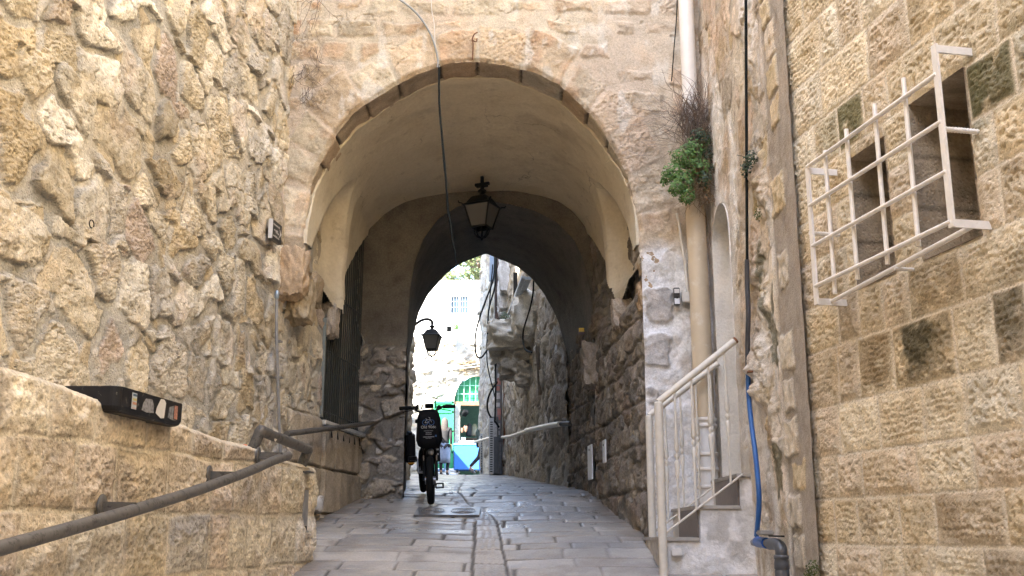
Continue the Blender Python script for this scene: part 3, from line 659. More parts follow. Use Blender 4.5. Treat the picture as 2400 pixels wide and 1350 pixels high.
    surf('rear_wall', X, X * 0 + 13.5, Z, np.ones(X.shape + (3,)) * np.array((.5, .42, .3)), M_tunnel, ARCH, mask=sd > -.035, flip=True)
def DPTS(Y):
    k = (Y - 11.4) / 2.1; out = []
    for (x, z) in [(.80, .2)] + _D + [(-1.352, .2)]:
        xs = x
        out.append((x, z))
    if k < .5:
        o = [(.90, .2), (.90, 1.7), (.895, 2.2), (.875, 2.6), (.82, 2.95), (.70, 3.23), (.50, 3.44), (.24, 3.58), (-.06, 3.655), (-.34, 3.69), (-.62, 3.62), (-.84, 3.47), (-1.0, 3.24), (-1.09, 2.98), (-1.135, 2.68), (-1.155, 2.35), (-1.16, 2.0), (-1.16, .2)]
        return o
    return out
def DB(Z, Y):
    p = np.array(DPTS(Y)); i = int(np.argmax(p[:, 1])); r = p[:i + 1]; l = p[i:][::-1]
    return np.interp(Z, l[:, 1], l[:, 0]), np.interp(Z, r[:, 1], r[:, 0])
vault()

# ------------------------------------------------------------------ right passage wall, with its rough corbels
TA, TB = 1.12 + .08 * 8.7, -.08
def tx(Y): return TA + TB * Y
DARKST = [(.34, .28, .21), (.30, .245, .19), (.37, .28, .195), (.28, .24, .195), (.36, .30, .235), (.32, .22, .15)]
def passage_wall():
    Y, Z = np.meshgrid(lin(8.70, 13.55, .0115), lin(-.35, 3.55, .0115), indexing='ij')
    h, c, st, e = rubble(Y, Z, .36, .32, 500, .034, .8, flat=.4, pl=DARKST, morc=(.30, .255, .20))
    r, bh, du, dz, _ = blocks(Y, Z + .02 * vn(Y * 2, Z * 2, 3), [-.8, -.42, -.02, .36, .74, 1.10, 1.46, 1.82, 2.15, 2.5, 3.6], .4, .9, 501)
    d = np.minimum(dz, du * 1.6) + .02 * fbm(Y * 7, Z * 7, 3, 509); h = h * 1.0 - .02 * (1 - sst(.004, .03, d)) + .012 * fbm(Y * 14, Z * 9, 4, 508); c = c * (.72 + .28 * sst(.0, .03, d))[..., None] * (1 + .22 * fbm(Y * 9, Z * 5, 4, 507))[..., None]
    h = h * (.35 + .65 * sst(8.70, 8.80, Y)) - .02
    h = h - .14 * sst(1.98, 2.2, Z) * sst(8.74, 8.9, Y) * sst(11.3, 10.6, Y)
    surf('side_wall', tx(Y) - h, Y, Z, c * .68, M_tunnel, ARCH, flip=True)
    mb = MB()   # masses behind and above, so that the passage is as dark as its stone makes it
    mb.prism([(tx(8.8) + .24, 8.83), (tx(13.4) + .24, 13.4), (3.2, 13.4), (3.2, 8.83)], 11.0, c=(0, 0, -1.2))
    mb.prism([(-2.02, 8.83), (tx(8.8) + .26, 8.83), (tx(13.4) + .26, 13.4), (-2.02, 13.4)], 5.4, c=(0, 0, 4.35))
    mb.prism([(lx(10.1) - .9, 10.07), (lx(10.1) - .45, 10.07), (lx(11.4) - .45, 11.42), (-1.42, 11.42), (-1.42, 13.42), (-2.9, 13.42)], 11.0, c=(0, 0, -1.2))
    mb.build('core', M_core, ARCH)
    X, Z = np.meshgrid(lin(-2.1, 2.0, .1), lin(5.3, 9.8, .1), indexing='ij'); rr, hb, du, dz, _ = blocks(X, Z, [5.2 + .3 * i for i in range(17)], .25, .5, 45)
    surf('upper_wall', X, YF + .03 * (1 - sst(0, .03, np.minimum(du, dz))), Z, np.array((.6, .47, .34)) * (.85 + .3 * hb)[..., None], M_facade, ARCH)
passage_wall()

def rock(name, c, d, seed, mat, col, parent=None, n=26, amp=.16, flatten=None):
    """broken block: a subdivided cube pushed about by noise"""
    f = np.linspace(-1, 1, n); Vs = []; Fs = []; off = 0
    for ax in range(3):
        for s in (-1, 1):
            A, B = np.meshgrid(f, f, indexing='ij'); p = [None] * 3; p[ax] = np.full(A.shape, float(s)); p[(ax + 1) % 3] = A; p[(ax + 2) % 3] = B * s
            Vs.append(np.stack(p, -1).reshape(-1, 3)); Fs.append(grid_faces(n, n, off=off)); off += n * n
    V = np.concatenate(Vs); ln = np.linalg.norm(V, axis=1, keepdims=True); S = V / np.maximum(ln, 1e-6); V = V * .72 + S * .28 * 1.25
    a = V * 1.3 + seed * 3.7
    nz = fbm(a[:, 0] + a[:, 2] * .7, a[:, 1] - a[:, 2] * .8, 4, seed) * amp * 1.6 + np.abs(fbm(a[:, 0] * 2 - a[:, 2], a[:, 1] * 2 + a[:, 2], 3, seed + 5)) * amp + fbm(a[:, 0] * 6 + a[:, 2] * 5, a[:, 1] * 6 - a[:, 2] * 5, 3, seed + 9) * amp * .3
    V = V * (1 + nz[:, None]); V = V * np.array(d) / 2 + np.array(c)
    cc = np.array(col) * (1 + .28 * fbm(a[:, 0] * 3 + a[:, 2], a[:, 1] * 3 - a[:, 2], 4, seed + 2))[:, None]
    return link(name, np_mesh(name, V, np.concatenate(Fs), cc), mat, parent)
# broken springer stones under both ends of the arch ring
rock('corbel_stone', (-1.90, 8.74, 2.17), (.24, .22, .40), 3, M_facade, (.50, .36, .24), ARCH)
rock('corbel_stone', (-1.86, 8.98, 1.99), (.20, .34, .36), 5, M_facade, (.44, .35, .24), ARCH)
rock('corbel_stone', (-1.84, 9.30, 2.16), (.16, .34, .26), 8, M_facade, (.46, .36, .25), ARCH)
rock('corbel_stone', (1.19, 8.78, 2.27), (.15, .17, .17), 11, M_facade, (.44, .32, .21), ARCH)
rock('corbel_stone', (1.20, 8.86, 2.00), (.19, .28, .26), 13, M_facade, (.42, .29, .18), ARCH)
rock('corbel_stone', (1.06, 9.94, 2.06), (.18, .28, .26), 17, M_tunnel, (.48, .37, .26), ARCH)
rock('corbel_stone', (.90, 11.36, 1.78), (.26, .40, .46), 19, M_tunnel, (.34, .27, .2), ARCH)
rock('corbel_stone', (-1.80, 10.12, 2.04), (.16, .22, .30), 23, M_tunnel, (.42, .33, .24), ARCH)

# ------------------------------------------------------------------ rough side wall with the doorway (thing)
def side_wall():
    root = empty('side_wall', (1.7, 7.4, -.3)); tag(root, 'crumbling limewashed rubble wall with an arched doorway between the archway and the honey coloured blocks', 'wall')
    Y, Z = np.meshgrid(lin(5.98, 8.74, .009), lin(-.75, 5.35, .0105), indexing='ij')
    h, c, st, e = rubble(Y, Z, .46, .60, 600, .020, 1.2, flat=.6, pl=[(.66, .56, .45), (.62, .51, .40), (.68, .60, .49), (.58, .50, .40), (.68, .55, .44)], morc=(.62, .54, .44))
    h = h + .016 * fbm(Y * 5, Z * 1.6, 5, 620) - .016 * sst(.05, .0, np.abs(fbm(Y * 4, Z * 1.3, 4, 621)))
    lump = 0
    for (y, z, a, b, d) in ((7.02, 1.12, .15, .20, .085), (6.98, .95, .12, .10, .05), (6.78, 2.42, .14, .20, .09), (6.66, 2.15, .10, .14, .06), (6.85, 3.4, .15, .3, .05), (7.0, 1.75, .15, .35, .04), (6.72, .62, .14, .2, .05), (7.15, .1, .2, .25, .03), (6.75, 1.45, .1, .2, .05)):
        lump = lump + d * np.exp(-((np.abs(Y - y) / a) ** 2.4 + (np.abs(Z - z) / b) ** 2.4))
    h = h * (.75 + .35 * sst(.0, .03, lump)) + lump * (.8 + .6 * fbm(Y * 9, Z * 9, 4, 601)) + sst(.0, .03, lump) * (.030 * fbm(Y * 13, Z * 13, 5, 626) - .02 * sst(.06, .0, np.abs(fbm(Y * 8, Z * 8, 4, 627))))
    # column of squared stones set in brown mortar next to the ashlar
    q = sst(6.56, 6.50, Y + .03 * fbm(Z * 3, Z * 0, 3, 602)); rng = random.Random(6); zs = [-.8]
    while zs[-1] < 5.4: zs.append(zs[-1] + rng.uniform(.2, .30))
    zs = np.array(zs); k = np.clip(np.searchsorted(zs, Z) - 1, 0, len(zs) - 2); zc = .5 * (zs[k] + zs[k + 1]); hz = .5 * (zs[k + 1] - zs[k]); r1 = _h(k * 1., k * 0., 603); r2 = _h(k * 1., k * 0., 604)
    yc = 6.335 + .12 * (r1 - .5); hy = .105 + .05 * r2
    d = np.minimum(hy - np.abs(Y - yc), hz - .018 - np.abs(Z - zc)) + .034 * fbm(Y * 8, Z * 8, 4, 605) - .2 * (_h(k * 1., k * 0., 625) > .93); s2 = sst(.0, .014, d)
    hq = .004 * fbm(Y * 12, Z * 12, 3, 606) + s2 * (.005 + .012 * fbm(Y * 16, Z * 16, 4, 607) + .010 * r1)
    cq = mixc(np.array((.43, .375, .315)) * (1 + .12 * fbm(Y * 4, Z * 4, 4, 608))[..., None], pal([(.68, .56, .39), (.68, .60, .49), (.62, .47, .38), (.67, .54, .36), (.72, .64, .52)], r2) * (1 + .2 * fbm(Y * 12, Z * 12, 4, 609))[..., None], s2)
    h = h * (1 - q) + hq * q; c = mixc(c, cq, q)
    # limewash and brown washes
    lw = sst(-.05, .3, fbm(Y * 2.2, Z * 1.6, 5, 610) + .55 * sst(1.7, .2, Z) * sst(6.6, 7.0, Y) + .02 + .35 * sst(7.45, 7.75, Y) * sst(2.9, 2.6, Z)) * (1 - q)
    c = mixc(c, np.array((.80, .76, .70)) * (1 + .1 * fbm(Y * 8, Z * 8, 4, 611))[..., None], .85 * lw)
    br = sst(.05, .4, fbm(Y * 5, Z * 1.5, 5, 612)) * (1 - q); c = mixc(c, np.array((.46, .33, .22)), .55 * br); pk = sst(.1, .45, fbm(Y * 3 + 5, Z * 2.5, 4, 613)) * (1 - q) * sst(1.5, 2.5, Z); c = mixc(c, np.array((.62, .44, .33)), .5 * pk)
    moss = sst(.30, .48, fbm(Y * 6, Z * 4, 5, 614)) * (np.abs(Y - 6.72) < .16) * (1 - q); c = mixc(c, np.array((.10, .095, .05)), .8 * moss)
    # doorway
    y0, y1, zt = 7.80, 8.46, 2.30
    ym = .5 * (y0 + y1); ar = zt + .30 * np.sqrt(np.clip(1 - ((Y - ym) / (.5 * (y1 - y0))) ** 2, 0, 1))
    hole = (Y > y0) & (Y < y1) & (Z < ar) & (Z > .40)
    dd = np.maximum(np.maximum(y0 - Y, Y - y1), np.where(Z > zt, Z - ar, -9)); band = sst(.16, .05, dd) * (Z < 2.75)
    h = h * (1 - band) + (.012 + .008 * fbm(Y * 8, Z * 8, 4, 615)) * band; c = mixc(c, np.array((.70, .66, .60)) * (1 + .12 * fbm(Y * 6, Z * 6, 4, 616))[..., None], band * .8)
    X = 1.70 - h; X = np.where(Y < 6.1, np.minimum(X, rx(Y) + .0), X)
    surf('stone_face', X, Y, Z, c, M_facade, root, mask=~hole, flip=True)
    # reveals and door leaf
    Vs = []; Fs = []; Cs = []; off = 0
    prof = [(y1, .38), (y1, zt)] + [(ym + .5 * (y1 - y0) * math.cos(a), zt + .30 * math.sin(a)) for a in np.linspace(0, PI, 13)[1:-1]] + [(y0, zt), (y0, .38)]
    S, D = np.meshgrid(np.linspace(0, len(prof) - 1, 12 * (len(prof) - 1) + 1), lin(0, 1, .05), indexing='ij'); p = np.array(prof); i = np.arange(len(p))
    yy = np.interp(S, i, p[:, 0]); zz = np.interp(S, i, p[:, 1]); xx = 1.68 + .42 * D; n = .010 * fbm(yy * 6 + D * 3, zz * 5, 4, 617) * np.minimum(1, D * 8)
    c = np.array((.72, .67, .585)) * (1 + .08 * fbm(zz * 4, D * 4, 4, 618))[..., None]
    surf('door_reveal', xx, yy + n * np.sign(yy - ym), zz, c, M_white, root)
    mb = MB(); mb.box((2.06, ym, 1.4), (.05, y1 - y0 + .02, 2.3)); mb.build('door', simple('dark_door', (.10, .085, .06), rough=.6), root)
    mb = MB(); mb.box((2.5, 6.9, 4.0), (.7, 1.75, 12)); mb.box((2.5, 8.2, 5.6), (.7, .9, 6.0)); mb.box((2.45, 8.6, 1), (.7, .24, 4)); mb.box((2.45, 7.7, 1), (.7, .14, 4)); mb.build('core', M_core, root)
    Y, Z = np.meshgrid(lin(5.95, 8.8, .08), lin(5.3, 10, .08), indexing='ij'); h, c, _, _ = rubble(Y, Z, .4, .3, 600, .06, .9); surf('upper_stone_face', 1.7 - h, Y, Z, c, M_facade, root, flip=True)
side_wall()

# ------------------------------------------------------------------ wall beyond the passage on the right (thing)
OW = [(13.5, .735), (15.2, .60), (17.2, .42), (20, .16), (22.5, -.08), (24.0, -.22), (24.35, -.30), (26.2, -.80), (26.6, -.6), (27.5, 2.0)]
def ox_(Y): return np.interp(Y, [p[0] for p in OW], [p[1] for p in OW])
def outer_wall():
    root = empty('outer_rubble_wall', (.3, 18, .9)); tag(root, 'shaded grey rubble wall curving away beyond the far mouth of the passage', 'wall')
    S, Z = np.meshgrid(lin(13.45, 27.5, .022), lin(.3, 7.5, .02), indexing='ij')
    h, c, st, e = rubble(S, Z, .60, .50, 700, .04, .9, flat=.3, pl=[(.44, .40, .34), (.40, .36, .31), (.48, .44, .37), (.38, .33, .28)], morc=(.40, .37, .32))
    h = h + .05 * fbm(S * 1.2, Z * 1.2, 4, 701) + .05 * sst(.2, .6, fbm(S * .9 + 3, Z * .9, 3, 702))
    surf('stone_face', ox_(S) - h, S, Z, c, M_outer, root, flip=True)
    mb = MB(); mb.prism([(.95, 13.5), (.62, 17.2), (0, 24), (-.55, 26.2), (3, 27.4), (5, 13.5)], 7.6, c=(0, 0, -.2)); mb.build('core', M_core, root)
    # the projecting broken masonry of a lost arch
    for k, (px, py, Y, d, s, col) in enumerate(((1232, 790, 18.6, (1.01, 0.96, 0.51), 31, (.60, .57, .50)), (1210, 818, 18.9, (0.74, 0.84, 0.41), 33, (.58, .55, .48)), (1262, 745, 18.0, (0.68, 0.84, 0.74), 36, (.62, .59, .52)), (1232, 852, 18.5, (0.68, 0.72, 0.49), 39, (.42, .38, .32)), (1250, 880, 18.3, (0.46, 0.60, 0.35), 41, (.46, .42, .36)),
                                                 (1278, 736, 17.4, (.30, .3, .20), 43, (.56, .53, .46)), (1290, 775, 17.0, (.24, .3, .24), 45, (.5, .46, .4)), (1284, 815, 17.0, (.28, .3, .22), 47, (.44, .4, .34)), (1284, 838, 17.0, (.26, .3, .2), 49, (.44, .4, .34)))):
        p = P(px - 8, py, Y - .25); rock('broken_stone', p, d, s, M_outer, col, root, n=22, amp=.2)
outer_wall()
# left of the far street: wall that carries the lamp, and the block whose shadow falls on the shop
def left_far():
    root = empty('lane_wall', (-1.9, 16, .8)); tag(root, 'stone wall on the left just beyond the passage that carries the street lamp', 'wall')
    Y, Z = np.meshgrid(lin(13.5, 18.5, .05), lin(.2, 6.5, .05), indexing='ij'); h, c, _, _ = rubble(Y, Z, .4, .28, 800, .06, .6); surf('stone_face', -1.62 + .04 * (13.5 - Y) + h, Y, Z, c, M_rubble, root)
    mb = MB(); mb.prism([(-1.68, 13.42), (-1.88, 18.5), (-6, 18.5), (-6, 13.42)], 7.4, c=(0, 0, 0)); mb.prism([(-2.55, 18.5), (-2.62, 24.9), (-16, 24.9), (-16, 18.5)], 9.6, c=(0, 0, 0)); mb.build('core', M_core, root)  # second block is unseen, added to shade the wall bend and street
    root = empty('corner_house', (-6, 29, 1.5)); tag(root, 'stone house standing left of the shop front beyond the view', 'house')
    mb = MB(); mb.prism([(-4.7, 26.5), (-4.7, 31.3), (-10, 31.3), (-10, 26.5)], 4.7, c=(0, 0, 1.0)); mb.build('wall', M_core, root)
left_far()
def behind():  # unseen block added behind the camera to darken the passage
    root = empty('sky_blocker', (0, -9, -3)); tag(root, 'plain unseen block added behind the viewpoint to keep low skylight out of the passage', 'house')
    mb = MB(); mb.prism([(-8, -6.5), (8, -6.5), (8, -12), (-8, -12)][::-1], 14, c=(0, 0, -4)); mb.build('wall', M_core, root)
behind()
# ------------------------------------------------------------------ object materials
M_gpaint = simple('grey_rail_paint', (.105, .098, .088), rough=.5, var=.18, scale=30, dirt=((.03, .027, .024), 24, .54, .8), bump=.0006)
M_steel = simple('galvanised_steel', (.33, .33, .33), rough=.5, metal=.4, var=.2, dirt=((.12, .08, .05), 25, .62, .6))
M_cream = simple('cream_paint', (.64, .60, .52), rough=.45, var=.08, scale=20, dirt=((.16, .08, .04), 40, .68, .8))
M_guard = simple('white_grille_paint', (.80, .76, .70), rough=.42, var=.08, scale=25, dirt=((.25, .15, .08), 45, .70, .7))
M_black = simple('black_paint', (.014, .014, .016), rough=.5, var=.3, spec=.3, dirt=((.26, .23, .18), 24, .60, .7))
M_iron = simple('black_iron', (.013, .013, .013), rough=.6, var=.3, spec=.25)
M_rubber = simple('black_cable', (.012, .014, .013), rough=.75, var=.2, spec=.15)
M_rust = simple('rusty_iron', (.16, .065, .03), rough=.85, var=.4, scale=40)
M_pvcw = simple('white_pvc', (.72, .68, .62), rough=.5, var=.06, scale=9, dirt=((.45, .34, .22), 7, .62, .4))
M_pvcb = simple('beige_pvc', (.58, .48, .34), rough=.5, var=.06, scale=9, dirt=((.68, .62, .52), 6, .55, .6))
M_white = M_white
M_paper = simple('white_paper', (.62, .60, .56), rough=.8, var=.1)

def left_rail():
    root = empty('handrail', tuple(PW(340, 1188, -2.24 + .16, .094)))
    tag(root, 'long grey pipe handrail on flat brackets sloping up along the chiselled parapet', 'handrail', None)
    pts = [PW(x, y, -2.24 + .16, .094) for x, y in ((-170, 1331), (0, 1285), (150, 1243), (340, 1188), (480, 1143), (590, 1102), (640, 1080))] + [PW(676, 1068, -2.24 + .15, .094)]
    pts.insert(0, pts[0] + (pts[0] - pts[3]) * .6)
    MB().tube(cat(pts, 4), .0275, 16).build('rail_pipe', M_gpaint, root)
    for (fx, fy, cut) in ((237, 1188, 0), (489, 1114, 0), (604, 1068, 0)):
        w = PW(fx, fy, -2.24 + .012, .094); b = empty if False else None
        n = Vector((1, -.094, 0)).normalized(); Mx = Matrix((Vector((0, 1, 0)), Vector((0, 0, 1)), n)).transposed()
        m = MB(); m.bar(w, w + n * .16 + Vector((0, 0, -.004)), .012, .045, bev=.002); br = m.build('bracket', M_gpaint, root)
        m = MB(); m.lathe([(.054, 0), (.056, .004), (.054, .009), (.02, .011)], w, 24, Mx); m.build('flange', M_gpaint, br)
left_rail()

def bent_pipe():
    a = P(590, 1057, 6.9); b = P(611, 1009, 6.9); c = P(722, 1054, 7.75); d = P(706, 1092, 7.75)
    root = empty('guard_pipe', tuple(a)); tag(root, 'short bent grey guard pipe standing on top of the parapet end', 'guard rail')
    def mid(p, q, t): return p + (q - p) * t
    pts = [a - (b - a) * .2] + [mid(a, b, .55), mid(a, b, .85), b + (c - b) * .005 + (b - a) * .02, mid(b, c, .06), mid(b, c, .5), mid(b, c, .94), c + (d - c) * .02, mid(c, d, .25), d, d + (d - c) * .3]
    MB().tube(cat(pts, 4), .036, 16).build('pipe', M_gpaint, root)
    for q in (a, d):
        MB().box((q.x + .01, q.y, q.z - .045), (.15, .13, .012), bev=.003).build('base_plate', M_gpaint, root)
    MB().lathe([(.018, 0), (.02, .012), (.012, .022)], P(573, 1050, 6.88), 10).build('bolt_cap', simple('orange_plastic', (.75, .14, .03), rough=.5), root)
    p = mid(b, c, .22); m = MB(); dr = (c - b).normalized(); s = Vector((0, 0, 1)); r = dr.cross(s).normalized()
    vs = [p + dr * x + s * z + r * (-.0 + .037 * (.6)) for x, z in ((-.05, .045), (.045, .035), (.035, -.02), (.0, -.045), (-.04, .0))]; m.add(vs, [(0, 1, 2, 3, 4)]); vs2 = [v + r * .004 for v in vs]; m.add(vs2, [(4, 3, 2, 1, 0)]); st = m.build('sticker', M_paper, root)
    m = MB(); m.add([v * .55 + p * .45 + r * .011 for v in vs2], [(0, 1, 2, 3, 4)]); m.add([v * .55 + p * .45 - r * .001 for v in vs], [(0, 1, 2, 3, 4)]); m.build('print', M_iron, st)
bent_pipe()

def conduit():
    pts = [PW(x, y, LA + .085, LB) for x, y in ((649, 692), (648, 760), (650, 850), (653, 950), (657, 1062))]
    root = empty('conduit', tuple(pts[-1])); tag(root, 'thin grey steel conduit running up the end of the rubble wall', 'conduit')
    MB().tube(cat(pts, 4), .013, 10).build('pipe', M_steel, root)
    MB().lathe([(.016, -.03), (.02, -.02), (.02, .02), (.012, .04)], pts[0], 10).build('end_fitting', simple('blue_grey_fitting', (.3, .36, .42), rough=.35, metal=.5), root)
    for t in (885, 800):
        p = PW(652, t, LA + .08, LB); MB().bar(p + Vector((.0, -.035, 0)), p + Vector((.012, .035, 0)), .04, .012).build('clamp', M_steel, root)
conduit()

def passage_rail():
    a = PW(672, 1017, LA + .16, LB); b = P(876, 991, 11.33); root = empty('handrail', tuple(a)); tag(root, 'dark pipe handrail crossing below the barred window inside the passage', 'handrail')
    MB().tube([a, a + (b - a) * .5, b], .024, 14).build('rail_pipe', M_gpaint, root)
    for t in (.02, .55):
        p = a + (b - a) * t; MB().bar(p + Vector((0, 0, -.012)), p + Vector((-.18, 0, -.03)), .012, .035).build('bracket', M_gpaint, root)
passage_rail()

def street_sign():
    n = LN; y0, y1, z0, z1 = 8.245, 8.46, 2.35, 2.515; off = .095
    root = empty('street_sign', (lx(8.35) + off, 8.35, 2.43), local=False); tag(root, 'small black street name plaque with white lines of lettering on the rubble wall', 'sign')
    def q(y, z, d): return Vector((lx(y), y, z)) + n * d
    m = MB(); m.prism([(q(y0, 0, off - .03).x, q(y0, 0, off - .03).y), (q(y1, 0, off - .03).x, q(y1, 0, off - .03).y), (q(y1, 0, off).x, q(y1, 0, off).y), (q(y0, 0, off).x, q(y0, 0, off).y)], z1 - z0, c=(0, 0, z0)); m.build('plate', simple('sign_black', (.03, .028, .026), rough=.4), root)
    m = MB(); m.prism([(q(y0 - .012, 0, off - .03).x, q(y0 - .012, 0, off - .03).y), (q(y0 - .001, 0, off - .03).x, q(y0 - .001, 0, off - .03).y), (q(y0 - .001, 0, off + .004).x, q(y0 - .001, 0, off + .004).y), (q(y0 - .012, 0, off + .004).x, q(y0 - .012, 0, off + .004).y)], z1 - z0, c=(0, 0, z0)); m.build('edge_strip', M_paper, root)
    m = MB(); rg = random.Random(3)
    def bar(ya, yb, za, zb):
        m.quad(q(ya, za, off + .002), q(yb, za, off + .002), q(yb, zb, off + .002), q(ya, zb, off + .002))
    for zc, ya, yb in ((2.482, 8.26, 8.40), (2.437, 8.275, 8.36), (2.425, 8.32, 8.39), (2.385, 8.262, 8.40)):
        y = ya
        while y < yb: w = rg.uniform(.006, .014); bar(y, y + w, zc - .009, zc + .009 * rg.random()); y += w + .005
    m.add([q(8.405, 2.47, off + .002), q(8.413, 2.47, off + .002), q(8.452, 2.437, off + .002), q(8.413, 2.40, off + .002), q(8.405, 2.40, off + .002), q(8.42, 2.437, off + .002)], [(0, 1, 2, 5), (5, 2, 3, 4)]); m.build('lettering', M_paper, root)
street_sign()

def small_wall_iron():
    c = PW(215, 525, LA + .11, LB); m = MB(); m.tube([c + Vector((.012 * math.cos(a) * .3, .022 * math.cos(a), .022 * math.sin(a))) for a in np.linspace(-.5, 4.9, 16)], .0035, 6)
    o = m.build('iron_ring', M_iron); tag(o, 'small open iron ring fixed in the rubble wall', 'ring')
    pts = [P(1107, 140, YF - .05), P(1109, 105, YF - .055), P(1107, 92, YF - .05), P(1112, 80, YF - .07), P(1119, 76, YF - .06)]
    m = MB(); m.tube(cat(pts, 4), .006, 6); m.tube(cat([P(1108, 95, YF - .05), P(1116, 98, YF - .07), P(1118, 90, YF - .07)], 3), .005, 6); tag(m.build('iron_hook', M_rust), 'rusty iron hook set in the masonry above the arch crown', 'hook')
small_wall_iron()

def barred_window():
    gp = lambda y, z, d: Vector((lx(y), y, z)) + LN * d
    sh = MB(); a, b = 9.95, 11.36
    for k in range(22):
        y = a + (b - a) * (k + .5) / 22; sh.bar(gp(y, 1.0, -.24), gp(y, 3.8 if y > 10.22 else 2.08, -.24), .05, .012)
    sh.quad(gp(a + .27, 1.0, -.26), gp(b, 1.0, -.26), gp(b, 3.8, -.26), gp(a + .27, 3.8, -.26)); sh.quad(gp(a, 1.0, -.262), gp(a + .27, 1.0, -.262), gp(a + .27, 2.1, -.262), gp(a, 2.1, -.262))
    w = sh.build('window', simple('dark_green_shutter', (.030, .038, .030), rough=.6, var=.4, scale=30), ARCH)
    m = MB()
    for k in range(19):
        y = 10.02 + 1.26 * k / 18; m.tube([gp(y, 1.06, .0), gp(y, 3.7 if y > 10.22 else 2.06, .0)], .009, 6)
    for z in (1.15, 1.75, 2.35, 2.95, 3.5): m.bar(gp(9.98 if z < 2 else 10.22, z, -.015), gp(11.3, z, -.015), .03, .008)
    m.build('grille', simple('grille_paint', (.03, .034, .03), rough=.5, var=.4, dirt=((.2, .2, .18), 50, .64, .6)), w)
    m = MB(); m.bar(gp(9.99, 1.08, .0), gp(9.99, 2.04, .0), .035, .05); m.build('frame', simple('pale_frame', (.22, .25, .25), rough=.5), w)
    m = MB(); m.bar(gp(9.95, 1.025, .0), gp(11.36, 1.025, .0), .15, .05, bev=.012); m.build('sill', M_paper, w)
    for k in range(6):
        y = 10.2 + .2 * k; m = MB(); m.tube([gp(y, 1.06, .0), gp(y, .98, .05), gp(y, .9, .06)], .007, 6); m.build('grille_stay', M_iron, w)
barred_window()

def plates():
    for k, (y0, y1, z0, z1, lab) in enumerate(((11.27, 11.56, .56, .93, 'larger white metal cover plate low on the dark passage wall'), (10.41, 10.57, .68, .905, 'small narrow white metal cover plate on the dark passage wall nearer the stairs'))):
        a = Vector((tx(y0) - .058, y0, 0)); b = Vector((tx(y1) - .058, y1, 0)); c = (a + b) / 2; m = MB(); m.bar(a + Vector((0, 0, (z0 + z1) / 2)), b + Vector((0, 0, (z0 + z1) / 2)), .014, z1 - z0, bev=.003)
        root = empty('cover_plate', (c.x, c.y, z0)); tag(root, lab, 'cover plate', 'metal cover plates on the passage wall')
        m.build('plate', simple('plate_white', (.72, .74, .76), rough=.35, var=.1, dirt=((.2, .14, .1), 30, .68, .7)), root)
        m = MB(); p = c + Vector((-.008, 0, z1 - .05)); m.tube([p, p + Vector((-.006, 0, 0))], .012, 8); m.build('lock', M_iron, root)
    m = MB(); p = P(1363, 773, 11.335); m.box(p, (.06, .004, .045)); root = m.build('warning_sticker', simple('sticker_yellow', (.5, .33, .03), rough=.5)); tag(root, 'tiny yellow and dark sticker on the plaster at the end of the passage vault', 'sticker')
    m = MB(); m.box(p + Vector((0, -.0005, -.036)), (.06, .004, .026)); m.build('dark_strip', simple('sticker_dark', (.06, .03, .03)), root)
    # recessed cover in the parapet
    y0, y1 = 7.72, 7.86; m = MB(); q = lambda y, z, d: Vector((px_(y), y, z)) + PN * d
    root = empty('meter_cover', tuple(q(7.79, 0, 0))); tag(root, 'narrow grey metal hatch let into the end of the parapet', 'hatch')
    m.bar(q(y0 + .004, .165, -.008), q(y1 - .004, .165, -.008), .02, .29, bev=.002); m.build('plate', M_steel, root)
    m = MB(); m.bar(q(7.775, .035, .006), q(7.81, .035, .006), .012, .03); m.build('keyhole', M_iron, root)
    m = MB(); m.bar(q(y0 + .008, .012, .004), q(y1 - .008, .012, .004), .02, .015); m.build('lip', M_steel, root)
    # drain spout at the foot of the passage wall
    c = P(772, 1180, 9.75); c.x = lx(9.75) + .09; m = MB(); m.lathe([(.036, .07), (.05, .065), (.052, .0), (.05, -.05), (.03, -.075), (.02, -.08)], c, 16); root = m.build('drain_spout', simple('spout_white', (.55, .53, .5), rough=.5, dirt=((.2, .15, .1), 12, .5, .7))); tag(root, 'stubby white drain spout sticking out at the foot of the passage wall', 'drain spout')
plates()

